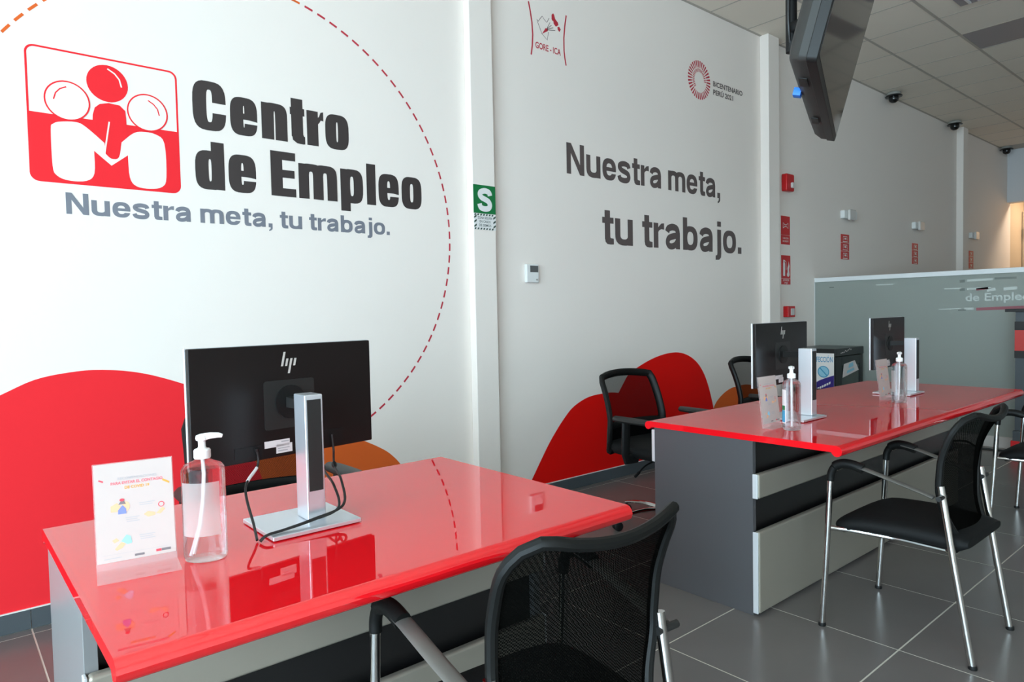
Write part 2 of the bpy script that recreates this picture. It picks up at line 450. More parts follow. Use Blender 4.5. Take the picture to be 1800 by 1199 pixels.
def soft(P, n=4, sharp=()):
    """closed outline drawn as a smooth curve, keeping the listed corners"""
    out = []; N = len(P)
    for i in range(N):
        p1, p2 = P[i], P[(i+1) % N]
        p0 = p1 if i in sharp else P[i-1]; p3 = p2 if (i+1) % N in sharp else P[(i+2) % N]
        for k in range(n):
            q = k/n
            out.append(tuple(0.5*(2*p1[c]+(p2[c]-p0[c])*q+(2*p0[c]-5*p1[c]+4*p2[c]-p3[c])*q*q+(3*p1[c]-p0[c]-3*p2[c]+p3[c])*q**3) for c in (0, 1)))
    return out
def soft_line(P, n=5):
    out = []
    for i in range(len(P)-1):
        p1, p2 = P[i], P[i+1]; p0 = P[max(0, i-1)]; p3 = P[min(len(P)-1, i+2)]
        for k in range(n):
            q = k/n
            out.append(tuple(0.5*(2*p1[c]+(p2[c]-p0[c])*q+(2*p0[c]-5*p1[c]+4*p2[c]-p3[c])*q*q+(3*p1[c]-p0[c]-3*p2[c]+p3[c])*q**3) for c in (0, 1)))
    return out+[P[-1]]
def wallflat(Y): return Flat((0, Y, 0), (1,0,0), (0,0,1))
def wp(x, y, Y=YB):
    p = at_y(x, y, Y); return (p.x, p.z)

# ------------------------------------------------------------------ the room shell
fl = MB().box(XL, YF, -0.12, XR, YB, -0.0014).build('floor', 'grout', smooth=0)
tag(fl, 'grey porcelain tiled floor with pale grout lines', 'floor', kind='structure')
TP, GX, GY = 0.602, 0.264, 0.984
tm = MB().box(-TP/2+0.0032, -TP/2+0.0032, -0.0012, TP/2-0.0032, TP/2-0.0032, 0.0)
tme = tm.mesh('floor_tile', 'floor_tile', 0)
rest = MB()
y_last = GY + 4*TP                                        # the last full joint before the wall
for i in range(-5, 24):
    for j in range(-9, 4):
        cx, cy = GX+(i+0.5)*TP, GY+(j+0.5)*TP
        x0, x1, y0, y1 = cx-TP/2, cx+TP/2, cy-TP/2, cy+TP/2
        if x0 < XL or x1 > XR or y0 < YF: continue
        if -1 <= i <= 12 and j >= -2:
            inst('floor_tile', tme, fl, (cx, cy, 0))
        else:
            rest.box(x0+0.0032, y0+0.0032, -0.0012, x1-0.0032, y1-0.0032, 0)
    x0, x1 = GX+i*TP, GX+(i+1)*TP
    if x0 >= XL and x1 <= XR:
        mb = MB().box(x0+0.0032, y_last+0.0032, -0.0012, x1-0.0032, YB-0.012, 0)
        if -1 <= i <= 12: mb.build('floor_tile', 'floor_tile', fl, smooth=0)
        else: rest.box(x0+0.0032, y_last+0.0032, -0.0012, x1-0.0032, YB-0.012, 0)
tag(rest.build('floor_tile_field', 'floor_tile', fl, smooth=0), kind='stuff')

ce = MB().box(XL, YF, ZC+0.02, XR, YB, ZC+0.15).build('ceiling', 'ceiling_metal', smooth=0)
tag(ce, 'suspended ceiling of pale square panels in a metal grid', 'ceiling', kind='structure')
PX, PY, CX0 = 0.59, 0.60, 5.24
pme = MB().box(-PX/2+0.009, -PY/2+0.009, 0.0, PX/2-0.009, PY/2-0.009, 0.018).mesh('ceiling_panel', 'ceiling_board', 0)
cf = MB()
for i in range(-12, 15):
    for j in range(12):
        x0 = CX0+i*PX; y1 = YB-j*PY
        if x0 < XL or x0+PX > XR or y1-PY < YF: continue
        if i >= -3 and j < 6:
            if (i, j) in ((4, 2), (8, 4)): continue        # recessed fittings sit here
            inst('ceiling_panel', pme, ce, (x0+PX/2, y1-PY/2, ZC))
        else: cf.box(x0+0.009, y1-PY+0.009, ZC, x0+PX-0.009, y1-0.009, ZC+0.018)
tag(cf.build('ceiling_panel_field', 'ceiling_board', ce, smooth=0), kind='stuff')
for j in range(1, 7):
    y = YB-j*PY
    MB().box(XL, y-0.012, ZC-0.003, XR, y+0.012, ZC+0.019).build('grid_bar', 'ceiling_metal', ce, smooth=0)
for i in range(-3, 15):
    x = CX0+i*PX
    MB().box(x-0.006, YB-6*PY, ZC-0.0015, x+0.006, YB, ZC+0.019).build('grid_bar', 'ceiling_metal', ce, smooth=0)
MB().box(XL, YB-0.022, ZC-0.004, XR, YB, ZC+0.019).build('edge_trim', 'ceiling_metal', ce, smooth=0)

wb = MB().box(XL, YB, -0.12, XR+0.2, YB+0.2, ZC+0.15).build('wall_back', 'wall_paint', smooth=0)
tag(wb, 'long white wall printed with red hills, employment centre logo and slogans', 'wall', kind='structure')
# wall with the glazed bays to the left of the camera
def bays_wall(name, bays, horizontal, label):
    mb = MB()
    lim = (XL-0.2, XR+0.2) if horizontal else (YF, YB)
    edges = [lim[0]] + [e for b in bays for e in b] + [lim[1]]
    def bx(a, b, z0, z1):
        if horizontal: mb.box(a, YF-0.2, z0, b, YF, z1)
        else: mb.box(XL-0.2, a, z0, XL, b, z1)
    for k in range(0, len(edges), 2): bx(edges[k], edges[k+1], -0.12, ZC+0.15)
    for a, b in bays: bx(a, b, -0.12, GZ0); bx(a, b, GZ1, ZC+0.15)
    o = mb.build(name, 'wall_paint', smooth=0); tag(o, label, 'wall', kind='structure'); return o
bays_wall('wall_left', LEFT_BAYS, False, 'white wall with tall glazed storefront bays facing the street')
bays_wall('wall_front', FRONT_BAYS, True, 'white wall opposite the printed wall')
k = 0
for horizontal, bays in ((False, LEFT_BAYS), (True, FRONT_BAYS)):
    for a, b in bays:
        k += 1
        fr = MB(); gl = MB()
        def bx(mb, p, q, z0, z1, d0, d1):
            if horizontal: mb.box(p, YF-d1, z0, q, YF-d0, z1)
            else: mb.box(XL-d1, p, z0, XL-d0, q, z1)
        for p, q, z0, z1 in ((a, a+0.05, GZ0, GZ1), (b-0.05, b, GZ0, GZ1), (a+0.05, b-0.05, GZ0, GZ0+0.05), (a+0.05, b-0.05, GZ1-0.05, GZ1), (a+0.05, b-0.05, 2.3, 2.34)):
            bx(fr, p, q, z0, z1, 0.04, 0.10)
        bx(gl, a+0.05, b-0.05, GZ0+0.05, 2.3, 0.066, 0.072); bx(gl, a+0.05, b-0.05, 2.34, GZ1-0.05, 0.066, 0.072)
        o = fr.build('window_%d' % k, 'glass_frame', smooth=0)
        tag(o, 'dark framed storefront window, bay %d of the street side' % k, 'window', kind='structure')
        gl.build('pane', 'window_glass', o, smooth=0)

# far end wall with its door recess
er = MB()
DY0, DY1, DZ = 1.9, YB-0.012, 2.98
er.box(XR, YF-0.2, -0.12, XR+0.2, DY0, ZC+0.15); er.box(XR, DY0, DZ, XR+0.2, YB, ZC+0.15)
o = er.build('wall_right', 'end_wall_paint', smooth=0); tag(o, 'grey white end wall above the far doorway', 'wall', kind='structure')
rc = MB().box(XR+0.2, YB+0.0, -0.12, XR+1.2, YB+0.2, 3.5).box(XR+0.2, DY0-0.7, -0.12, XR+1.2, DY0-0.5, 3.5).box(XR+0.2, DY0-0.5, 3.3, XR+1.2, YB, 3.5).box(XR+1.0, DY0-0.5, -0.12, XR+1.2, YB, 3.3).box(XR+0.0, DY0-0.5, -0.14, XR+1.0, YB, -0.008)
tag(rc.build('wall_recess', 'door_warm', smooth=0), 'warm lit lobby walls behind the far doorway', 'wall', kind='structure')
dr = MB().box(XR+0.9, DY0-0.4, 0.0, XR+0.98, YB-0.01, 2.9).build('door_1', 'door_warm', smooth=0)
tag(dr, 'warm beige door panel at the far end of the room', 'door', kind='structure')
MB().box(XR+0.885, DY0+0.02, 0.0, XR+0.899, DY0+0.10, 2.2).build('door_frame', 'base_white', dr, smooth=0)
MB().box(XR+0.84, 2.4, 1.0, XR+0.899, 2.52, 1.03).build('door_handle', 'chrome', dr, bevel=0.008)

# pilasters
def pilaster(n, x0, x1, yf, label):
    o = MB().box(x0, yf, 0.0, x1, YB, ZC).build('trim_%d' % n, 'wall_paint', bevel=0.006)
    return tag(o, label, 'pilaster', kind='structure')
PF = 3.40
p1 = pilaster(1, 2.585, 2.765, PF, 'white pilaster carrying the green safety sign')
pilaster(2, 6.066, 6.262, 3.37, 'white pilaster beside the red fire alarm fittings')
pilaster(3, 11.49, 11.70, 3.37, 'white pilaster far along the wall')

# skirting
bb = MB().box(XL, YB-0.0085, 0.082, XR, YB, 0.0865)
bo = bb.build('baseboard_back', 'white_caulk', smooth=0); tag(bo, 'dark grey tile skirting along the printed wall', 'baseboard', kind='structure')
def skirt(x0, x1, yf): MB().box(x0+0.0015, yf, 0.0008, x1-0.0015, YB, 0.0815).build('skirting_tile', 'skirting_tile', bo, smooth=0)
for i in range(-4, 18):
    x0, x1 = GX+i*TP, GX+(i+1)*TP
    cuts = [(x0, x1)]
    for a, b in ((2.585, 2.765), (6.066, 6.262)):
        nc = []
        for c, d in cuts:
            if d <= a or c >= b: nc.append((c, d)); continue
            if c < a: nc.append((c, a))
            if d > b: nc.append((b, d))
        cuts = nc
    for c, d in cuts:
        if d-c > 0.01: skirt(c, d, YB-0.010)

# ------------------------------------------------------------------ print on the wall
HW = YB
def hill(pts_px, name, material, d):
    F = wallflat(HW); F.poly(soft_line([(p[0], p[1]) for p in pts_px], 4), d); return F.build(name, material, wb)
RH = [wp(0, 695), wp(60, 668), wp(120, 655), wp(180, 650), wp(250, 656), wp(320, 674)]
lefthill = [(-0.55, 0.086), (-0.52, 0.30), (-0.46, 0.46), (-0.36, 0.60), (-0.22, 0.74), (-0.05, 0.855), (0.08, 0.930)] + RH + \
           [(0.98, 0.925), (1.06, 0.85), (1.13, 0.75), (1.19, 0.62), (1.24, 0.48), (1.28, 0.32), (1.30, 0.086)]
hill(lefthill, 'red_hill', 'vinyl_red', 0.0008)
orange = [(1.02, 0.086), (1.05, 0.30), (1.12, 0.46), (1.22, 0.59), (1.34, 0.66), (1.48, 0.685), (1.638, 0.653), (1.74, 0.615), (1.825, 0.574), (1.90, 0.535), (1.967, 0.494), (2.02, 0.447), (2.059, 0.40), (2.09, 0.34), (2.11, 0.25), (2.12, 0.086)]
hill(orange, 'orange_hill', 'vinyl_orange', 0.0005)
r1 = [(3.04, 0.086)] + [wp(*p) for p in ((935, 843), (950, 811), (965, 780), (978, 757), (990, 738), (1005, 718), (1023, 704), (1040, 696), (1062, 691.5))] + \
     [(3.95, 0.655), (4.08, 0.62), (4.20, 0.56), (4.30, 0.48), (4.40, 0.36), (4.5, 0.086)]
hill(r1, 'red_hill', 'vinyl_red_deep', 0.0005)
fa, fb = wp(1082, 700), wp(1104, 660)
fk = (fb[0]-fa[0])/(fb[1]-fa[1])
r2 = [(fa[0]-fk*(fa[1]-0.086), 0.086), (fa[0]-fk*(fa[1]-0.3), 0.3), fa, wp(1094, 677)] + [wp(*p) for p in ((1106, 657), (1128, 641), (1150, 629), (1172, 621.5), (1192, 619.5), (1210, 625), (1225, 637), (1236, 654), (1244, 675), (1250, 698), (1254, 718))] + [(5.26, 0.30), (5.27, 0.086)]
hill(r2, 'red_hill', 'vinyl_red_deep', 0.0010)
r3 = [(5.15, 0.086), (5.22, 0.32)] + [wp(*p) for p in ((1256, 713), (1264, 700), (1275, 689), (1286, 682), (1297, 679))] + [(5.78, 0.565), (5.92, 0.54), (6.02, 0.48), (6.06, 0.42), (6.06, 0.086)]
hill(r3, 'orange_hill', 'vinyl_orange', 0.0003)

# dashed circle (least-squares centre of the dashes seen)
CXc, CZc, CR = 1.236, 1.735, 1.208
for lo, hi, material, nm in ((-62, 76, 'vinyl_crimson', 'dashed_arc'), (76, 190, 'vinyl_orange', 'dashed_arc')):
    F = wallflat(HW)
    a = lo
    while a < hi:
        A = [math.radians(a+2.15*k/4) for k in range(5)]
        F.line([(CXc+CR*math.cos(t), CZc+CR*math.sin(t)) for t in A], 0.011, 0.0007); a += 3.45
    F.build(nm, material, wb)

# employment-centre emblem
Z1 = lambda x, y: wp(x/2.8556, y/2.8556)
F = wallflat(HW)
ex0, ex1, ez0, ez1 = 0.334, 0.916, 1.864, 2.427
F.strip(rrect(ex0, ez0, ex1, ez1, 0.035), rrect(ex0+0.008, ez0+0.008, ex1-0.008, ez1-0.008, 0.028), 0.0006, True)
low = [p for p in rrect(ex0, ez0, ex1, ez1, 0.035) if p[1] < 2.1]
F.poly([(ex0, 2.15)] + low + [(ex1, 2.15)], 0.0007)
em = F.build('emblem', 'vinyl_red', wb)
F = wallflat(HW)
white = [(255,650),(265,622),(300,611),(380,613),(430,637),(524,718),(530,772),(560,797),(597,790),(610,715),(665,672),(710,662),(780,675),(825,722),(835,890),(815,938),(755,948),(685,935),(652,890),(642,780),(560,832),(472,757),(474,870),(435,908),(345,906),(285,880),(264,830)]
F.poly(soft([Z1(*p) for p in white], sharp=(5, 6, 9, 19, 20, 21)), 0.0010)
for c in ((0.478, 2.215), (0.787, 2.217)): F.poly(ell(c[0], c[1], 0.079, 0.079), 0.0014)
F.poly(ell(0.631, 2.317, 0.087, 0.087), 0.0009)
F.line([Z1(*p) for p in ((548, 612), (525, 770))], 0.006, 0.0022)
F.build('emblem_figures', 'wall_paint', em)
F = wallflat(HW)
for c in ((0.478, 2.215), (0.787, 2.217)): F.ring(c[0], c[1], 0.084, 0.084, 0.006, 0.0018)
F.poly(ell(0.631, 2.317, 0.080, 0.080), 0.0018)
F.poly([Z1(*p) for p in ((465,575),(475,540),(500,522),(545,518),(600,530),(628,558),(633,600),(636,640),(640,690),(610,715),(597,788),(562,793),(530,770),(524,716),(462,660))], 0.0016)
for pts in (((268,497),(278,465),(300,445),(332,436)), ((742,505),(770,525),(790,550),(799,582))):
    F.line([Z1(*p) for p in pts], 0.005, 0.0020)
F.build('emblem_heads', 'vinyl_red', em)
F = wallflat(HW); F.line([Z1(*p) for p in ((538, 346), (575, 372), (598, 402), (609, 440))], 0.006, 0.0024); F.build('emblem_highlight', 'wall_paint', em)

# heavy condensed lettering, drawn stroke by stroke
Z2 = lambda x, y: wp(300+x/3.155, 80+y/3.155)
F = wallflat(HW)
def span(xa, xb, y): return Z2(xa, y)[0], Z2(xb, y)[0]
zb1 = Z2(500, 512)[1]; xh1 = Z2(510, 312)[1]-zb1; cap1 = Z2(205, 200)[1]
for ch, xa, xb, y in (('C', 120, 305, 335), ('e', 329, 479, 392), ('n', 503, 645, 415), ('t', 662, 742, 430), ('r', 755, 847, 455), ('o', 857, 986, 478)):
    x0, x1 = span(xa, xb, y); F.letter(ch, x0, x1, zb1, xh1, cap1, 0.063, 0.040)
zb2 = Z2(555, 830)[1]; cap2 = Z2(565, 582)[1]; xh2 = Z2(715, 652)[1]-zb2
for ch, xa, xb, y in (('d', 135, 298, 670), ('e', 321, 473, 712), ('E', 555, 692, 710), ('m', 710, 921, 755), ('p', 942, 1066, 780), ('l', 1086, 1136, 770), ('e', 1152, 1264, 800), ('o', 1280, 1390, 812)):
    x0, x1 = span(xa, xb, y); F.letter(ch, x0, x1, zb2, xh2, cap2, 0.061 if ch in 'deE' and x1 < 1.6 else 0.057, 0.040)
F.build('centre_name', 'vinyl_black', wb)
wallflat(HW).words('Nuestra meta, tu trabajo.', 0.456, 2.026, 1.736, 0.091).build('slogan', 'vinyl_grey', wb)
wallflat(HW).words('Nuestra meta,', 3.468, 5.385, 2.256, 0.218).build('slogan', 'vinyl_brown', wb)
wallflat(HW).words('tu trabajo.', 3.83, 5.725, 1.778, 0.272).build('slogan', 'vinyl_brown', wb)

# regional crest: two bowed red bars, map outline, fan of rays and letters
Z8 = lambda x, y: wp(900+x/9.225, y/9.225)
F = wallflat(HW)
F.line([Z8(*p) for p in ((265,20),(295,180),(322,360),(335,560),(328,740),(310,885))], 0.012)
F.line([Z8(*p) for p in ((878,250),(855,420),(840,620),(843,820),(857,950),(876,1065))], 0.012)
F.poly([Z8(*p) for p in ((485,548),(545,455),(575,465),(580,505))])
for poly in (((640,240),(665,215),(682,240),(700,310),(660,345),(640,310)), ((668,330),(700,310),(745,370),(750,410),(710,435),(675,385)), ((735,440),(765,435),(790,480),(768,520),(740,480))):
    F.poly([Z8(*p) for p in poly])
cr = F.build('regional_crest', 'vinyl_crimson', wb)
F = wallflat(HW)
F.line([Z8(*p) for p in ((400,310),(425,345),(455,300),(490,262),(520,315),(565,365),(600,295))], 0.0045)
F.line([Z8(*p) for p in ((405,330),(485,548),(572,650),(590,520))], 0.0045)
for q in ((615, 365), (640, 410), (668, 450), (700, 495)): F.line([Z8(570, 470+(q[1]-430)*0.25), Z8(*q)], 0.0045)
F.build('crest_lines', 'vinyl_lines', cr)
F = wallflat(HW); F.text('GORE - ICA', 3.19, 3.43, 3.066, 0.043, 0.02); F.build('crest_letters', 'vinyl_crimson', cr)

# bicentenary rosette
F = wallflat(HW)
bcx, bcz, br = 5.085, 3.232, 0.163
for k in range(34):
    t = 2*PI*k/34
    for ra, rb, wa, wb_ in ((br*0.64, br, 0.009, 0.017), (br*0.42, br*0.60, 0.006, 0.010)):
        if ra < br*0.5 and not (k % 34 < 22): continue
        n_ = (-math.sin(t), math.cos(t))
        F.poly([(bcx+ra*math.cos(t)-n_[0]*wa/2, bcz+ra*math.sin(t)-n_[1]*wa/2), (bcx+rb*math.cos(t)-n_[0]*wb_/2, bcz+rb*math.sin(t)-n_[1]*wb_/2),
                (bcx+rb*math.cos(t)+n_[0]*wb_/2, bcz+rb*math.sin(t)+n_[1]*wb_/2), (bcx+ra*math.cos(t)+n_[0]*wa/2, bcz+ra*math.sin(t)+n_[1]*wa/2)])
ro = F.build('rosette', 'vinyl_crimson', wb)
F = wallflat(HW); F.text('BICENTENARIO', 5.292, 5.762, 3.222, 0.045, 0.03); F.text('PER\u00da 2021', 5.292, 5.606, 3.150, 0.045, 0.03); F.build('rosette_letters', 'vinyl_brown', ro)

# ------------------------------------------------------------------ desks
DT = 0.755
def make_desk(label, x0, y0, wd=1.205, side='desk_charcoal'):
    t = thing('desk', label, 'desk', (x0, y0, 0))
    D = 0.915
    prof = [(0.0212, DT), (0.020, DT), (0.010, DT-0.003), (0.003, DT-0.010), (0.0, DT-0.021), (0.003, DT-0.032), (0.010, DT-0.039), (0.020, DT-0.042), (0.030, DT-0.039), (0.037, DT-0.032), (0.040, DT-0.026), (0.0412, DT-0.026),
            (D-0.0372, DT-0.026), (D-0.036, DT-0.026), (D-0.030, DT-0.034), (D-0.020, DT-0.038), (D-0.010, DT-0.036), (D-0.003, DT-0.029), (D, DT-0.019), (D-0.003, DT-0.009), (D-0.010, DT-0.003), (D-0.020, DT), (D-0.0212, DT)]
    MB().prism(prof, lambda a, b, d: (d, a, b), 0.0, wd).build('table_top', 'desk_red', t, smooth=30)
    for xa, xb in ((0.006, 0.031), (wd-0.031, wd-0.006)):
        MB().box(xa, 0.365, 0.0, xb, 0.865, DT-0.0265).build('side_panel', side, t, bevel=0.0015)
    MB().box(0.032, 0.385, 0.03, wd-0.032, 0.403, DT-0.0265).build('inner_panel', 'desk_black', t, smooth=0)
    MB().box(0.009, 0.338, 0.490, wd-0.009, 0.3645, 0.593).build('front_strip', 'desk_silver', t, bevel=0.009, segs=3)
    MB().box(0.009, 0.338, 0.012, wd-0.009, 0.3645, 0.353).build('front_panel', 'desk_silver', t, bevel=0.009, segs=3)
    for z0, z1 in ((0.490, 0.593), (0.012, 0.353)):
        for xa in (0.0015, wd-0.0085): MB().box(xa, 0.342, z0+0.001, xa+0.007, 0.3645, z1-0.001).build('edge_cap', 'silver_edge', t, bevel=0.002)
    MB().box(0.009, 0.8655, 0.565, wd-0.009, 0.885, DT-0.039).build('back_strip', 'silver_edge', t, bevel=0.004)
    return t
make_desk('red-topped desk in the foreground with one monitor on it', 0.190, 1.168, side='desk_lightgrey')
make_desk('long red-topped desk with charcoal side panel carrying two monitors', 2.540, 1.130, 2.41)

# ------------------------------------------------------------------ monitors
def make_monitor(label, bx, by, pcx, pcy, rz, cables=False, tilt=0, off=0.024, fore=0.0):
    t = thing('computer_monitor', label, 'monitor', (bx, by, DT))
    MB().box(-0.112, -0.102, 0.002, 0.112, 0.102, 0.012).build('stand_base', 'aluminium', t, bevel=0.002)
    cz = 0.325
    cw, c0, c1 = 0.024, -0.038-fore, 0.028-fore
    col = MB().box(-cw+off, c0, 0.0125, cw+off, c1, cz).build('stand_column', 'aluminium', t, bevel=0.003)
    MB().box(-cw+off+0.006, c0-0.0012, 0.085, cw+off-0.006, c0+0.004, cz-0.012).build('cable_channel', 'plastic_dark', col)
    # panel, built upright about its own centre and then turned and tilted
    hw, hh = 0.2675, 0.150
    zc = 1.0505 - DT
    M = Matrix.Translation((pcx-bx, pcy-by, zc)) @ Matrix.Rotation(rz, 4, 'Z') @ Matrix.Rotation(math.radians(tilt), 4, 'X')
    def part(mb, name, material, par, bevel=0, smooth=35):
        mb.v = [M @ v for v in mb.v]; return mb.build(name, material, par, bevel, smooth=smooth)
    # local: x right, y away from the column side (screen faces +y), z up
    hs = part(MB().box(-hw, -0.012, -hh, hw, 0.004, hh), 'housing', 'monitor_back', t, 0.003)
    part(MB().box(-hw-0.001, 0.0042, -hh-0.001, hw+0.001, 0.012, hh+0.001), 'bezel', 'silver_edge', t, 0.001)
    part(MB().box(-hw+0.006, 0.0122, -hh+0.012, hw-0.006, 0.0135, hh-0.006), 'screen', 'tv_screen', t)
    part(MB().prism(rrect(-0.075, -0.075, 0.075, 0.055, 0.008, 3), lambda a, b, d: (a, d, b), -0.0135, -0.012), 'mount_plate', 'plastic_dark', hs)
    part(MB().lathe([(0.001, -0.0165), (0.042, -0.0165), (0.045, -0.0135)], 24).__class__().prism(ell(0, -0.005, 0.045, 0.045, 24), lambda a, b, d: (a, d, b), -0.018, -0.0136), 'mount_disc', 'plastic_black', hs)
    part(MB().box(-0.16, -0.0135, -hh+0.012, -0.085, -0.0121, -hh+0.040), 'port_recess', 'plastic_black', hs)
    part(MB().box(0.070, -0.0135, -hh+0.012, 0.165, -0.0121, -hh+0.052), 'port_recess', 'plastic_black', hs)
    def mark():
        mb = MB()
        def bar(x, z0, z1):
            sl = 0.23
            mb.add([(x+z0*sl-0.0032, -0.0126, z0), (x+z0*sl+0.0032, -0.0126, z0), (x+z1*sl+0.0032, -0.0126, z1), (x+z1*sl-0.0032, -0.0126, z1)], [(0,1,2,3)])
        zc_ = hh-0.048
        for x, a, b in ((-0.018, -0.010, 0.028), (-0.006, -0.010, 0.010), (0.006, -0.030, 0.010), (0.018, -0.010, 0.010)): bar(x-zc_*0.23, zc_+a, zc_+b)
        return mb
    part(mark(), 'maker_mark', 'mark_silver', hs, smooth=0)
    stk = part(MB().box(-0.078, -0.0128, -hh+0.028, -0.005, -0.0122, -hh+0.046).box(-0.045, -0.0128, -hh+0.010, 0.002, -0.0122, -hh+0.034), 'sticker', 'sticker_white', hs, smooth=0)
    part(MB().box(-0.040, -0.0131, -hh+0.015, -0.012, -0.0129, -hh+0.018).box(-0.040, -0.0131, -hh+0.022, -0.006, -0.0129, -hh+0.0245).box(-0.030, -0.0131, -hh+0.039, -0.008, -0.0129, -hh+0.042), 'sticker_print', 'print_grey', stk, smooth=0)
    a = Vector((off, c1-0.002, cz-0.030)); b = M @ Vector((0.0, -0.018, -0.005))
    MB().tube([a, a.lerp(b, 0.5), b], [0.018, 0.018, 0.020], 4, flat=1.0).build('neck', 'plastic_dark', t)
    if cables:
        q = lambda x, y, z: M @ Vector((x, y, z))
        B = lambda x, y, z: Vector((x, y, z))
        def smoothpath(P, n=8):
            out = []
            for i in range(len(P)-1):
                p0, p1_, p2, p3 = P[max(i-1,0)], P[i], P[i+1], P[min(i+2, len(P)-1)]
                for k in range(n):
                    s = k/n
                    out.append(0.5*((2*p1_)+(p2-p0)*s+(2*p0-5*p1_+4*p2-p3)*s*s+(3*p1_-p0-3*p2+p3)*s**3))
            return out+[P[-1]]
        c1p = smoothpath([q(-0.104, -0.020, -hh+0.035), q(-0.104, -0.022, -hh-0.01), B(-0.118, 0.055, 0.10), B(-0.132, -0.035, 0.030), B(-0.138, -0.070, 0.0045)])
        cb = MB().tube(c1p, 0.0032, 8).build('cable', 'cable_black', t)
        MB().tube(c1p[9:15], 0.0042, 8).build('cable_tag', 'sticker_white', cb)
        MB().tube(c1p[0:3], 0.006, 8).build('plug', 'plastic_black', cb)
        for dx, dz in ((0.0, 0), (0.022, 0.004)):
            P = smoothpath([q(0.088+dx*1.6, -0.020, -hh+0.038), q(0.090+dx*1.6, -0.022, -hh-0.005), q(0.085+dx*1.7, -0.028, -hh-0.05), B(0.098+dx, 0.02, 0.075+dz*2), B(0.075+dx*0.6, -0.050, 0.034+dz), B(0.0, -0.066, 0.022+dz*0.4), B(-0.075, -0.075, 0.0165), B(-0.118, -0.082, 0.0150), B(-0.136, -0.080-dx*0.2, 0.0045)])
            cb = MB().tube(P, 0.0034, 8).build('cable', 'cable_black', t)
            MB().tube(P[14:18], [0.004, 0.0075, 0.0075, 0.004], 10).build('ferrite_bead', 'plastic_black', cb)
            if dx == 0: MB().tube(P[3:9], 0.0072, 4, flat=0.3).build('cable_tag', 'sticker_white', cb)
    return t
make_monitor('black-backed monitor on the foreground desk with cables trailing over its base', 0.690, 1.648, 0.729, 1.811, math.radians(8), cables=True)
make_monitor('black-backed monitor on the long desk in front of the fire call point', 3.063, 1.584, 3.157, 1.700, math.radians(2.5), off=0.060, fore=0.03)
make_monitor('black-backed monitor on the long desk in front of the frosted partition', 4.318, 1.593, 4.405, 1.687, math.radians(3), off=0.085, fore=0.035)

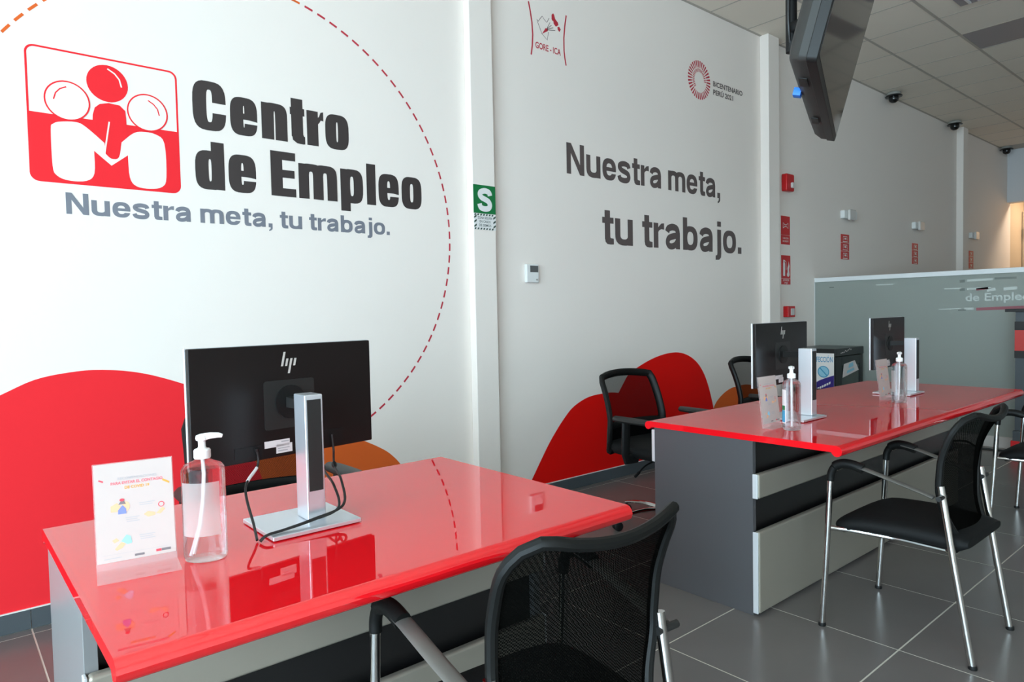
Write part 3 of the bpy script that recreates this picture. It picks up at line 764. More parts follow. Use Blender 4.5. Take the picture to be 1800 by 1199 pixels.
# ------------------------------------------------------------------ acrylic sign holders
def make_sign(label, p, rz, foot=0.080):
    t = thing('sign_holder', label, 'sign', (p[0], p[1], DT+0.0006), rz)
    W_, Hh, lean = 0.150, 0.219, 0.026
    fn = lambda a, b, d: (a, d, b)
    back = [(0.0, 0.0), (0.003, 0.0), (0.003+lean, Hh), (lean, Hh)]
    MB().prism([(-foot, 0.0), (0.003, 0.0), (0.003+lean, Hh), (lean, Hh), (0.0, 0.003), (-foot, 0.003)], lambda a, b, d: (d, a, b), 0.0, W_).build('acrylic_stand', 'acrylic', t, smooth=0)
    L = math.hypot(lean, Hh)
    F = Flat((0.0, -0.0012, 0.003), (1,0,0), (0, lean, Hh))
    F.rect(0.002, 0.014, W_-0.002, L-0.004, 0.0)
    sh = F.build('printed_sheet', 'sheet_paper', t)
    def G(): return Flat((0.0, -0.0012, 0.003), (1,0,0), (0, lean, Hh))
    def one(name, material, pts, d=0.0004): g = G(); g.poly(pts, d); g.build(name, material, sh)
    g = G(); g.text('RECOMENDACIONES', 0.045, 0.118, 0.181, 0.0052, 0.02, 0.0004); g.build('heading', 'print_grey', sh)
    g = G(); g.text('PARA EVITAR EL CONTAGIO', 0.032, 0.129, 0.1715, 0.0060, 0.03, 0.0004); g.build('heading', 'print_pink', sh)
    g = G(); g.text('DE COVID 19', 0.057, 0.103, 0.161, 0.0060, 0.03, 0.0004); g.build('heading', 'print_gold', sh)
    one('dash_mark', 'print_red', [(0.011, 0.186), (0.019, 0.182), (0.018, 0.179), (0.010, 0.183)])
    one('dash_mark', 'print_gold', [(0.129, 0.173), (0.142, 0.165), (0.141, 0.161), (0.128, 0.169)])
    # three little drawings of hands, flask and tissue
    for pts in ([(0.030, 0.128), (0.042, 0.134), (0.048, 0.126), (0.046, 0.115), (0.030, 0.116)], ell(0.058, 0.125, 0.007, 0.010, 16),
                [(0.090, 0.103), (0.098, 0.108), (0.112, 0.104), (0.112, 0.098), (0.098, 0.096)], [(0.113, 0.101), (0.126, 0.113), (0.131, 0.108), (0.122, 0.099)],
                [(0.030, 0.058), (0.038, 0.062), (0.043, 0.056), (0.034, 0.052)], [(0.034, 0.040), (0.046, 0.052), (0.056, 0.050), (0.048, 0.040), (0.038, 0.036)]):
        one('drawing', 'print_orange', pts)
    one('drawing', 'print_blue', [(0.043, 0.110), (0.058, 0.110), (0.058, 0.120), (0.052, 0.128), (0.046, 0.122), (0.043, 0.118)], 0.0007)
    one('drawing', 'print_dark', [(0.044, 0.130), (0.058, 0.130), (0.052, 0.141)], 0.0007)
    one('drawing', 'print_red', ell(0.051, 0.139, 0.0045, 0.003, 14), 0.0010)
    g = G(); g.ring(0.124, 0.119, 0.006, 0.006, 0.0015, 0.0004, 18); g.build('drawing', 'print_red', sh)
    one('drawing', 'print_paleblue', [(0.046, 0.054), (0.056, 0.066), (0.064, 0.062), (0.066, 0.048), (0.058, 0.046)], 0.0005)
    g = G()
    for x0, x1, z, n in ((0.082, 0.112, 0.127, 2), (0.056, 0.082, 0.100, 3), (0.080, 0.110, 0.060, 3)):
        for q in range(n): g.rect(x0+0.001*q, z-q*0.0042, x1-0.004*(q % 2), z-q*0.0042+0.0016, 0.0004)
    g.rect(0.012, 0.029, 0.132, 0.0295, 0.0004); g.rect(0.014, 0.021, 0.046, 0.0225, 0.0004); tag(g.build('small_print', 'print_grey', sh), kind='stuff')
    one('footer_mark', 'print_red', [(0.110, 0.0205), (0.120, 0.0205), (0.120, 0.0255), (0.110, 0.0255)])
    one('footer_mark', 'print_dark', [(0.1205, 0.0205), (0.138, 0.0205), (0.138, 0.0255), (0.1205, 0.0255)])
    one('footer_mark', 'print_dark', [(0.070, 0.019), (0.088, 0.019), (0.088, 0.0235), (0.070, 0.0235)])
    return t
make_sign('clear acrylic sign holder with printed hygiene advice on the foreground desk', (0.236, 1.612, 0), math.radians(-8))
make_sign('clear acrylic sign holder on the long desk, nearest its charcoal end', (2.700, 1.535, 0), math.radians(0), 0.045)
make_sign('clear acrylic sign holder on the long desk, towards the frosted partition', (3.945, 1.548, 0), math.radians(0), 0.045)

# ------------------------------------------------------------------ sanitiser bottles
def make_bottle(label, p, rz, kind=0):
    t = thing('sanitizer_bottle', label, 'bottle', (p[0], p[1], DT), rz)
    ex, ey = 1.0, 0.82
    R = 0.0445
    MB().lathe([(0.030, 0.0005), (R*0.93, 0.002), (R, 0.010), (R, 0.190), (R*0.97, 0.199), (R*0.84, 0.207), (R*0.5, 0.213), (0.0140, 0.217), (0.0135, 0.228)], 28, ex, ey).build('body', 'clear_bottle', t)
    # wrapped label on the front half
    lab = MB(); n = 14; A0, A1 = (math.radians(215), math.radians(325))
    z0, z1 = (0.058, 0.172) if kind == 0 else (0.030, 0.172)
    rows = []
    for z in (z0, z1): rows.append([((R+0.0006)*math.cos(A0+(A1-A0)*k/n)*ex, (R+0.0006)*math.sin(A0+(A1-A0)*k/n)*ey, z) for k in range(n+1)])
    lab.loft(rows, cap=False, closed=False)
    lb = lab.build('label', 'label_film' if kind == 0 else 'sticker_white', t)
    if kind:
        for za, zb_, m_ in ((0.035, 0.085, 'print_teal'), (0.086, 0.105, 'sign_green')):
            mb = MB(); mb.loft([[((R+0.0012)*math.cos(A0+(A1-A0)*k/n)*ex, (R+0.0012)*math.sin(A0+(A1-A0)*k/n)*ey, z) for k in range(1, n)] for z in (za, zb_)], cap=False, closed=False)
            mb.build('label_band', m_, lb)
    pm = MB().lathe([(0.0165, 0.219), (0.0172, 0.222), (0.0172, 0.236), (0.0150, 0.239), (0.0095, 0.240), (0.0075, 0.244), (0.0075, 0.256), (0.0115, 0.258), (0.0125, 0.262), (0.0115, 0.268), (0.004, 0.271)], 20).build('pump', 'pump_white', t)
    MB().tube([(0.0, 0, 0.264), (0.018, 0, 0.2665), (0.034, 0, 0.2668), (0.042, 0, 0.265)], [0.0085, 0.0075, 0.006, 0.0042], 10, flat=0.7).build('nozzle', 'pump_white', pm)
    MB().tube([(0, 0, 0.222), (0.002, 0, 0.185), (-0.001, 0.0, 0.13), (-0.008, 0, 0.075), (-0.018, 0, 0.035), (-0.024, 0, 0.012)], 0.0036, 8).build('dip_tube', 'pump_tube', t)
    return t
make_bottle('clear pump bottle of sanitising gel on the foreground desk beside the sign', (0.432, 1.550), math.radians(-30))
make_bottle('clear pump bottle with a blue and white label on the long desk', (2.760, 1.438), math.radians(-153), 1)
make_bottle('clear pump bottle on the long desk nearest the frosted partition', (3.915, 1.440), math.radians(-153))

# ------------------------------------------------------------------ visitor chairs
def catmull(P, n=6):
    P = [Vector(p) for p in P]; out = []
    for i in range(len(P)-1):
        p0, p1_, p2, p3 = P[max(i-1,0)], P[i], P[i+1], P[min(i+2, len(P)-1)]
        for k in range(n):
            s = k/n
            out.append(0.5*((2*p1_)+(p2-p0)*s+(2*p0-5*p1_+4*p2-p3)*s*s+(3*p1_-p0-3*p2+p3)*s**3))
    return out+[P[-1]]
EDGE = [(0.400, -0.188), (0.45, -0.160), (0.52, -0.136), (0.62, -0.128), (0.72, -0.136), (0.80, -0.162), (0.86, -0.195), (0.905, -0.238)]
def edge_y(z):
    for (z0, y0), (z1, y1) in zip(EDGE, EDGE[1:]):
        if z <= z1:
            s = max(0, (z-z0)/(z1-z0)); s = s; return y0+(y1-y0)*s
    return EDGE[-1][1]
def smooth_edge(z): return (edge_y(z-0.02)+edge_y(z)+edge_y(z+0.02))/3
def visitor_chair(label, cx, cy, rz=0):
    t = thing('visitor_chair', label, 'chair', (cx, cy, 0), rz)
    for s in (-1, 1):
        MB().tube(catmull([(s*0.270, 0.265, 0.012), (s*0.270, 0.247, 0.30), (s*0.268, 0.234, 0.56), (s*0.267, 0.231, 0.605)]), 0.0115, 12).build('front_leg', 'chrome', t)
        MB().tube([(s*0.222, -0.238, 0.012), (s*0.222, -0.185, 0.33), (s*0.221, -0.138, 0.625)], 0.0125, 12).build('rear_leg', 'chrome', t)
        for y, x in ((0.2655, 0.270), (-0.240, 0.222)):
            MB().lathe([(0.014, 0.0), (0.015, 0.004), (0.013, 0.014)], 12, c=(s*x, y, 0)).build('foot_cap', 'plastic_black', t)
        MB().tube(catmull([(s*0.267, 0.232, 0.590), (s*0.267, 0.228, 0.622), (s*0.266, 0.212, 0.650), (s*0.265, 0.185, 0.663), (s*0.264, 0.150, 0.663), (s*0.262, 0.110, 0.653)]), [0.0145]*12+[0.019]*19, 12, flat=1.0).build('arm_cap', 'frame_black', t)
        MB().tube(catmull([(s*0.263, 0.165, 0.664), (s*0.261, 0.10, 0.652), (s*0.256, 0.0, 0.624), (s*0.250, -0.09, 0.598), (s*0.248, -0.125, 0.586)]), 0.0195, 12, flat=0.28, up=(0,0,1)).build('armrest', 'arm_metal', t)
        MB().tube([(s*0.205, -0.146, 0.588), (s*0.268, -0.146, 0.588)], 0.009, 10).build('arm_bolt', 'plastic_dark', t)
        MB().tube([(s*0.262, 0.246, 0.398), (s*0.215, 0.19, 0.392), (s*0.185, 0.0, 0.390), (s*0.195, -0.15, 0.390), (s*0.222, -0.176, 0.388)], 0.009, 10).build('seat_rail', 'chrome', t)
    MB().tube([(-0.21, 0.18, 0.391), (0.21, 0.18, 0.391)], 0.008, 10).build('cross_tube', 'chrome', t)
    MB().tube([(-0.222, -0.172, 0.382), (0.222, -0.172, 0.382)], 0.009, 10).build('cross_tube', 'chrome', t)
    # cushion with a waterfall front
    rings = []
    for k in range(15):
        s = k/14; y = -0.215+0.455*s
        hwid = 0.228*(1-0.16*(1-s)**2) * (1.0 if s < 0.92 else 1-0.10*((s-0.92)/0.08)**2)
        top = 0.452+0.012*math.sin(PI*min(1, s*1.05)) - (0.030*max(0, (s-0.80)/0.20)**2)
        th = 0.072 if 0 < k < 14 else 0.034
        if k == 0: top -= 0.012
        ring = []
        for q in range(20):
            a = 2*PI*q/20; ca, sa = math.cos(a), math.sin(a)
            ring.append((hwid*math.copysign(abs(ca)**0.45, ca), y, top-th/2 + th/2*math.copysign(abs(sa)**0.6, sa) - 0.004*(ca*ca)))
        rings.append(ring)
    MB().loft(rings).build('seat', 'seat_black', t, smooth=50)
    # back: woven sheet hung in a padded rim
    NU, NV = 16, 24
    z_lo = 0.415
    def bp(u, v, out=1.0):
        zt = 0.858+0.034*u*u-(0.030*max(0, (abs(u)-0.80)/0.20)**2)
        z = z_lo+(zt-z_lo)*v
        cor = 1.0
        if v > 0.86: cor = 1-0.13*((v-0.86)/0.14)**2.6
        hw_ = (0.202+0.016*v)*cor
        if z < 0.60: hw_ -= 0.062*((0.60-z)/0.185)**1.3
        return Vector((u*hw_*out, smooth_edge(z)-(0.022+0.035*v)*(1-u*u), z))
    g = MB(); P = [[bp(-1+2*i/NU, j/NV) for i in range(NU+1)] for j in range(NV+1)]
    g.v = [p for r in P for p in r]
    g.f = [[j*(NU+1)+i, j*(NU+1)+i+1, (j+1)*(NU+1)+i+1, (j+1)*(NU+1)+i] for j in range(NV) for i in range(NU)]
    g.build('mesh_back', 'chair_mesh_dense', t, smooth=80)
    rim = [P[j][0] for j in range(NV+1)] + [P[NV][i] for i in range(1, NU+1)] + [P[j][NU] for j in range(NV-1, -1, -1)] + [P[0][i] for i in range(NU-1, 0, -1)]
    rim.append(rim[0])
    MB().tube(rim, 0.0125, 10, cap=False).build('back_rim', 'frame_black', t)
    return t
visitor_chair('black mesh-back chair with chrome legs close to the camera at the foreground desk', 0.955, 1.060, math.radians(-4))
visitor_chair('black mesh-back chair with chrome legs facing the long desk, fully in view', 2.935, 1.000)
visitor_chair('black mesh-back chair cut off by the right edge, near the frosted partition', 4.82, 0.93)

# ------------------------------------------------------------------ office chairs
def office_chair(label, cx, cy, rz, base_rot=0.0):
    t = thing('office_chair', label, 'chair', (cx, cy, 0), rz)      # faces -y
    hub = MB().lathe([(0.030, 0.070), (0.045, 0.075), (0.045, 0.105), (0.028, 0.120)], 18).build('hub', 'chrome', t)
    MB().lathe([(0.024, 0.118), (0.024, 0.25), (0.014, 0.252), (0.014, 0.40)], 14).build('gas_lift', 'plastic_black', t)
    for k in range(5):
        a = base_rot+2*PI*k/5; c, s = math.cos(a), math.sin(a)
        MB().tube(catmull([(0.035*c, 0.035*s, 0.098), (0.15*c, 0.15*s, 0.098), (0.26*c, 0.26*s, 0.083), (0.305*c, 0.305*s, 0.072)]), [0.022]*6+[0.019]*6+[0.015]*7, 10, flat=0.6, up=(0,0,1)).build('base_arm', 'chrome', t)
        cst = MB()
        for off in (-0.014, 0.014):
            ax = Vector((-s, c, 0)); p = Vector((0.305*c, 0.305*s, 0.027))+ax*off
            cst.tube([p-ax*0.009, p-ax*0.006, p+ax*0.006, p+ax*0.009], [0.021, 0.0268, 0.0268, 0.021], 16)
        cst.tube([(0.305*c, 0.305*s, 0.03), (0.305*c, 0.305*s, 0.075)], 0.008, 8)
        cst.build('caster', 'plastic_black', t)
    MB().box(-0.09, -0.10, 0.395, 0.09, 0.12, 0.43).build('tilt_mechanism', 'plastic_black', t, bevel=0.01)
    MB().tube(catmull([(-0.08, -0.02, 0.40), (-0.18, -0.03, 0.385), (-0.26, -0.05, 0.36), (-0.30, -0.06, 0.345)]), [0.005]*12+[0.008]*7, 8).build('lever', 'plastic_black', t)
    rings = []
    for k in range(13):
        s = k/12; y = -0.24+0.47*s
        hwid = 0.245*(1-0.10*(s)**3)*(1-0.14*max(0, (0.12-s)/0.12)**2)
        top = 0.500-0.028*max(0, (0.2-s)/0.2)**2; th = 0.085 if 0 < k < 12 else 0.045
        rings.append([(hwid*math.copysign(abs(math.cos(2*PI*q/20))**0.4, math.cos(2*PI*q/20)), y, top-th/2+th/2*math.copysign(abs(math.sin(2*PI*q/20))**0.6, math.sin(2*PI*q/20))) for q in range(20)])
    MB().loft(rings).build('seat', 'seat_black', t, smooth=50)
    def yb(z):      # back profile: lumbar bulge then leaning back
        return 0.235+0.03*((z-0.62)/0.2)**2 + 0.05*max(0, (z-0.62)/0.3) + 0.02*max(0, (0.5-z)/0.1)
    NU, NV = 12, 16
    def bp(u, v):
        z = 0.43+0.46*v - 0.018*u*u*v
        hwid = 0.235-0.018*v
        if v < 0.3: hwid -= 0.035*((0.3-v)/0.3)**2
        if v > 0.92: hwid *= 1-0.05*((v-0.92)/0.08)**2
        return Vector((u*hwid, yb(z)-0.030*u*u+0.0, z))
    P = [[bp(-1+2*i/NU, j/NV) for i in range(NU+1)] for j in range(NV+1)]
    g = MB(); g.v = [p for r in P for p in r]
    g.f = [[j*(NU+1)+i, j*(NU+1)+i+1, (j+1)*(NU+1)+i+1, (j+1)*(NU+1)+i] for j in range(NV) for i in range(NU)]
    g.build('mesh_back', 'chair_mesh', t, smooth=80)
    rim = [P[j][0] for j in range(NV+1)] + [P[NV][i] for i in range(1, NU+1)] + [P[j][NU] for j in range(NV-1, -1, -1)] + [P[0][i] for i in range(NU-1, 0, -1)]
    rim.append(rim[0])
    MB().tube(rim, 0.025, 10, cap=False, flat=0.7).build('back_frame', 'frame_black', t)
    bar = [bp(-1+2*i/12, 0.35)+Vector((0, 0.004, 0)) for i in range(13)]
    MB().tube(bar, 0.022, 10, flat=0.5, up=(0, 1, 0)).build('lumbar_bar', 'frame_black', t)
    g = MB(); lo = [[bp(-1+2*i/12, v)+Vector((0, 0.012, 0)) for i in range(13)] for v in (0.02, 0.12, 0.22, 0.33)]
    g.loft(lo, cap=False, closed=False).build('back_shell', 'plastic_black', t, smooth=80)
    MB().tube(catmull([(0, 0.09, 0.415), (0, 0.24, 0.41), (0, 0.30, 0.46), (0, 0.282, 0.58)]), 0.022, 10, flat=0.6).build('back_bracket', 'plastic_black', t)
    for s in (-1, 1):
        MB().tube([(s*0.20, 0.02, 0.425), (s*0.285, 0.02, 0.425), (s*0.292, 0.02, 0.46), (s*0.290, 0.015, 0.638)], 0.030, 10, flat=0.55, up=(0, 1, 0)).build('arm_post', 'plastic_black', t)
        rings = []
        for k in range(11):
            q = k/10; y = -0.155+0.26*q; hw_ = 0.046*(1-0.5*abs(2*q-1)**4)
            rings.append([(s*0.287+hw_*math.cos(2*PI*j/14), y, 0.652+0.017*math.sin(2*PI*j/14)) for j in range(14)])
        MB().loft(rings).build('arm_pad', 'plastic_dark', t)
    return t
office_chair('black mesh office chair on chrome wheels behind the charcoal end of the long desk', 3.270, 2.50, math.radians(-4), math.radians(18))
office_chair('black mesh office chair half hidden behind the monitor by the fire call point', 4.70, 2.52, math.radians(4), math.radians(50))
office_chair('black mesh office chair behind the foreground desk, mostly hidden by its monitor', 0.955, 2.56, math.radians(0), math.radians(5))

# ------------------------------------------------------------------ hanging television
def make_tv():
    zb = 2.07
    A = Vector((2.229, 1.072, zb)); Bp = Vector((3.377, 1.536, zb))
    wv = (Bp-A).normalized(); nv = Vector((wv.y, -wv.x, 0)); tl = math.radians(15)
    up = Vector((0,0,1))*math.cos(tl)+nv*math.sin(tl); out = nv*math.cos(tl)-Vector((0,0,1))*math.sin(tl)
    t = thing('television', 'dark flat television tilted down from a ceiling mount', 'television', A.lerp(Bp, 0.5))
    o = A-A.lerp(Bp, 0.5)
    Wd, Hd = (Bp-A).length, 0.715
    Q = lambda a, b, d: o+wv*a+up*b+out*d
    MB().prism(rrect(0, 0, Wd, Hd, 0.02, 4), Q, -0.035, 0.0).build('bezel', 'tv_bezel', t, bevel=0.003)
    MB().prism(rrect(0.022, 0.028, Wd-0.022, Hd-0.022, 0.004, 2), Q, 0.0003, 0.0012).build('screen', 'tv_screen', t)
    # moulded back shell, stepping in behind the frame
    r0 = rrect(0.004, 0.004, Wd-0.004, Hd-0.004, 0.02, 4); r1 = rrect(0.03, 0.015, Wd-0.03, Hd-0.03, 0.03, 4); r2 = rrect(0.13, 0.05, Wd-0.13, Hd-0.12, 0.05, 4)
    sh = MB().loft([[Q(a, b, -0.0352) for a, b in r0], [Q(a, b, -0.060) for a, b in r0], [Q(a, b, -0.090) for a, b in r1], [Q(a, b, -0.115) for a, b in r2]]).build('back_shell', 'tv_shell', t)
    for a in (0.20, 0.78):
        MB().prism([(a, 0.0), (a+0.10, 0.0), (a+0.10, 0.003), (a, 0.003)], lambda p, q, d: Q(p, q-0.0032, d), -0.075, -0.045).build('speaker_slot', 'plastic_black', sh)
    MB().prism(rrect(0.44, 0.0, 0.485, 0.03, 0.002, 2), Q, -0.118, -0.090).build('blue_tag', 'tag_blue', t)
    MB().prism(rrect(Wd/2-0.22, 0.22, Wd/2+0.22, 0.56, 0.01, 3), Q, -0.135, -0.116).build('mount_plate', 'tv_shell', t)
    c = Vector((2.95, 1.53, 2.50))-A.lerp(Bp, 0.5)
    MB().tube([Q(Wd/2+0.15, 0.42, -0.13), c], 0.03, 12).build('mount_joint', 'plastic_black', t)
    top = Vector((c.x, c.y, ZC-0.002-zb))
    arm = MB()
    arm.tube([c-Vector((0, 0, 0.10)), c, top], 0.024, 14)
    arm.build('mount_pole', 'plastic_black', t)
    MB().tube(catmull([c+Vector((-0.04, -0.02, 0.9)), c+Vector((-0.05, -0.02, 0.35)), c+Vector((-0.045, -0.01, 0.02)), c+Vector((-0.02, -0.02, -0.10)), Q(Wd/2-0.05, 0.25, -0.13)]), 0.006, 8).build('cable', 'cable_black', t)
    MB().lathe([(0.10, -0.012), (0.10, 0.0)], 20, c=top).build('ceiling_flange', 'plastic_black', t)
    return t
make_tv()

# ------------------------------------------------------------------ fittings on the wall
# thermostat
t = thing('thermostat', 'small white wall thermostat with a grey display', 'thermostat', (3.105, YB, 1.54))
MB().box(-0.055, -0.026, -0.062, 0.055, 0.0, 0.062).build('case', 'device_white', t, bevel=0.006)
MB().box(-0.025, -0.0275, 0.008, 0.046, -0.0262, 0.052).build('display', 'display_grey', t)
MB().lathe([(0.006, 0), (0.006, 0.003)], 12).build('button', 'device_grey', t).matrix_basis = Matrix.Translation((0.034, -0.0262, -0.042)) @ Matrix.Rotation(PI/2, 4, 'X')
# green safety sign on the pilaster
t = thing('safety_sign', 'green sign with a large white S on the white pilaster', 'sign', (2.675, PF, 1.94))
MB().box(-0.087, -0.003, -0.038, 0.087, -0.0002, 0.138).build('sign_plate', 'sign_green', t)
F = Flat((0, -0.003, 0), (1,0,0), (0,0,1)); F.letter('S', -0.055, 0.057, -0.022, 0.10, 0.118, 0.040, 0.030); F.build('letter', 'sign_white', t)
MB().box(-0.087, -0.003, -0.140, 0.087, -0.0002, -0.040).build('sign_plate', 'sign_white', t)
F = Flat((0, -0.003, 0), (1,0,0), (0,0,1))
for k in range(8):
    x = -0.085+0.0228*k
    for z0, z1 in ((-0.139, -0.128), (-0.052, -0.041)):
        if x+0.0115 < 0.086: F.poly([(x, z0), (x+0.0115, z0), (min(0.086, x+0.0165), z1), (x+0.005, z1)], 0.0004)
for z in (-0.122, -0.094, -0.066):
    for x in (-0.086, 0.066): F.poly([(x, z-0.006), (x+0.019, z+0.006), (x+0.019, z+0.018), (x, z+0.006)], 0.0004)
F.text('ZONA SEGURA', -0.058, 0.058, -0.073, 0.015, 0.01); F.text('EN CASOS', -0.043, 0.043, -0.096, 0.015, 0.01); F.text('DE SISMOS', -0.048, 0.048, -0.119, 0.015, 0.01)
F.build('sign_print', 'sign_darkgreen', t)
# fire alarm strobe, signs, call point
XA = 6.53
t = thing('fire_alarm_strobe', 'red fire alarm strobe high on the wall by the pilaster', 'alarm', (XA, YB, 2.51))
MB().prism(rrect(-0.075, -0.085, 0.075, 0.085, 0.015, 4), lambda a, b, d: (a, d, b), -0.06, 0.0).build('case', 'alarm_red', t, bevel=0.012, segs=3)
MB().prism(rrect(-0.01, -0.055, 0.045, 0.0, 0.012, 4), lambda a, b, d: (a, d, b), -0.085, -0.0602).build('strobe_lens', 'alarm_lens', t, bevel=0.008)
def plate(label, x, z0, z1, wd, group=None, name='fire_sign', bands=((0, 1, 'sign_red'),)):
    t = thing(name, label, 'sign', (x, YB, (z0+z1)/2), group=group)
    h = (z1-z0)/2
    for a, b, m_ in bands: MB().box(-wd/2, -0.004, -h+2*h*a, wd/2, -0.0002, -h+2*h*b).build('sign_plate', m_, t)
    return t, Flat((0, -0.004, 0), (1,0,0), (0,0,1)), h
t, F, h = plate('red fire alarm sign with a white bell symbol, below the strobe', XA, 1.905, 2.186, 0.17, bands=((0, 0.325, 'sign_red'), (0.335, 1, 'sign_red')))
F.line([(-0.05, 0.02), (-0.05, 0.075), (-0.015, 0.055), (0.015, 0.055), (0.05, 0.075), (0.05, 0.02), (0.015, 0.038), (-0.015, 0.038), (-0.05, 0.02)], 0.007)
F.text('ALARMA CONTRA', -0.058, 0.058, -0.087, 0.017, 0.01); F.text('INCENDIO', -0.058, 0.058, -0.117, 0.017, 0.01); F.build('symbol', 'sign_white', t)
t, F, h = plate('red fire extinguisher sign with white symbol, just above the call point', XA+0.005, 1.507, 1.796, 0.175, bands=((0, 0.2, 'sign_red'), (0.21, 1, 'sign_red')))
F.poly([(-0.06, -0.06), (-0.02, -0.06), (-0.02, 0.06), (-0.03, 0.08), (-0.03, 0.10), (-0.055, 0.10), (-0.055, 0.08), (-0.06, 0.06)])
F.line([(-0.03, 0.095), (0.0, 0.08), (0.0, 0.0)], 0.008)
F.poly([(0.02, -0.06), (0.045, -0.07), (0.07, -0.05), (0.06, 0.0), (0.07, 0.04), (0.05, 0.09), (0.045, 0.05), (0.025, 0.02), (0.03, -0.02), (0.015, -0.04)])
F.text('EXTINTOR', -0.06, 0.06, -0.112, 0.020, 0.01); F.text('PQS', -0.03, 0.03, -0.138, 0.016, 0.01); F.build('symbol', 'sign_white', t)
t = thing('fire_call_point', 'small red manual fire call point low by the pilaster', 'alarm', (XA+0.02, YB, 1.235))
MB().box(-0.07, -0.055, -0.055, 0.07, 0.0, 0.055).build('case', 'alarm_red', t, bevel=0.006)
MB().box(-0.02, -0.0575, -0.035, 0.05, -0.0552, 0.03).build('press_plate', 'alarm_lens', t)
# emergency lamps with the red signs below them
for k, (x, zl, za, zb_, where) in enumerate(((7.90, 2.297, 1.804, 2.083, 'nearest the television'), (9.96, 2.313, 1.815, 2.086, 'second from the television'), (12.20, 2.315, 1.815, 2.086, 'beyond the far pilaster'))):
    t = thing('emergency_light', 'white emergency lamp on the wall, %s' % where, 'lamp', (x, YB, zl), group='emergency lamps along the wall')
    MB().prism(rrect(-0.16, -0.045, 0.16, 0.045, 0.015, 4), lambda a, b, d: (a, d, b), -0.05, 0.0).build('case', 'device_white', t, bevel=0.008)
    MB().prism(rrect(-0.10, -0.065, 0.06, 0.055, 0.02, 4), lambda a, b, d: (a, d, b), -0.085, -0.0505).build('lamp_lens', 'alarm_lens', t, bevel=0.012)
    t, F, h = plate('tall narrow red notice below the emergency lamp %s' % where, x-0.045, za, zb_, 0.20, 'red notices along the wall', bands=((0, 0.32, 'sign_red'), (0.335, 0.66, 'sign_red'), (0.675, 1, 'sign_red')))
    for q in range(3):
        zc = -h+2*h*(0.16+0.335*q)
        F.line([(-0.05, zc-0.02), (-0.05, zc+0.022), (0.05, zc+0.022), (0.05, zc-0.02)], 0.008); F.rect(-0.06, zc-0.037, 0.06, zc-0.029); F.rect(-0.02, zc-0.01, 0.03, zc+0.01)
    F.build('symbol', 'sign_white', t)
# dome cameras under the ceiling
for x, y, where in ((8.95, 3.36, 'nearest the television'), (11.05, 3.35, 'at the far pilaster'), (13.55, 3.36, 'in the far corner')):
    t = thing('dome_camera', 'black dome security camera under the ceiling, %s' % where, 'camera', (x, y, ZC), group='ceiling dome cameras')
    MB().lathe([(0.070, -0.004), (0.078, -0.010), (0.078, -0.032), (0.070, -0.038)], 20).build('mount_ring', 'device_grey', t)
    MB().lathe([(0.085, -0.0385), (0.095, -0.048), (0.090, -0.058), (0.060, -0.062)], 20).build('shade_ring', 'camera_black', t)
    MB().lathe([(0.055, -0.0625), (0.056, -0.085), (0.045, -0.108), (0.025, -0.122), (0.0005, -0.127)], 18).build('dome', 'camera_black', t)
# lamp in the lobby behind the far doorway
t = thing('lobby_lamp', 'warm ceiling lamp of the lobby behind the far doorway', 'lamp', (XR+0.55, 2.6, 3.295))
MB().lathe([(0.16, -0.02), (0.16, -0.001)], 24).build('lamp_disc', 'device_white', t)
ll = bpy.data.lights.new('lobby_lamp_light', 'AREA'); ll.shape = 'DISK'; ll.size = 0.3; ll.energy = 14; ll.color = (1.0, 0.82, 0.62)
lo = bpy.data.objects.new('lobby_lamp_light', ll); COL.objects.link(lo); lo.location = (XR+0.55, 2.6, 3.27)
# small box and fixture at the far door
t = thing('exit_box', 'small dark box on the wall beside the far doorway', 'fixture', (XR+0.88, 3.28, 2.58))
MB().box(-0.03, -0.16, -0.07, 0.0, 0.10, 0.07).build('case', 'device_grey', t, bevel=0.008)
MB().box(-0.034, -0.13, -0.045, -0.0305, 0.07, 0.045).build('front_plate', 'plastic_dark', t)
# recessed fittings in the ceiling
t = thing('ceiling_lamp_panel', 'unlit square lamp panel flush in the ceiling', 'lamp', (CX0+4.5*PX, YB-2.5*PY, ZC))
MB().box(-PX/2+0.01, -PY/2+0.01, 0.0, PX/2-0.01, PY/2-0.01, 0.018).build('diffuser', 'lamp_diffuser', t)
t = thing('ceiling_lamp_panel', 'unlit lamp panel deeper in the room ceiling', 'lamp', (CX0+8.5*PX, YB-4.5*PY, ZC))
MB().box(-PX/2+0.01, -PY/2+0.01, 0.0, PX/2-0.01, PY/2-0.01, 0.018).build('diffuser', 'lamp_diffuser', t)

t = thing('air_diffuser', 'small ceiling diffuser with white vanes at the top edge of the view', 'vent', (6.72, 1.90, ZC-0.0005))
MB().box(-0.14, -0.14, -0.010, 0.14, 0.14, -0.003).build('diffuser_frame', 'lamp_diffuser', t, bevel=0.003)
for q in range(3): MB().box(-0.11, -0.09+0.07*q, -0.022, 0.11, -0.07+0.07*q, -0.0102).build('vane', 'device_white', t)

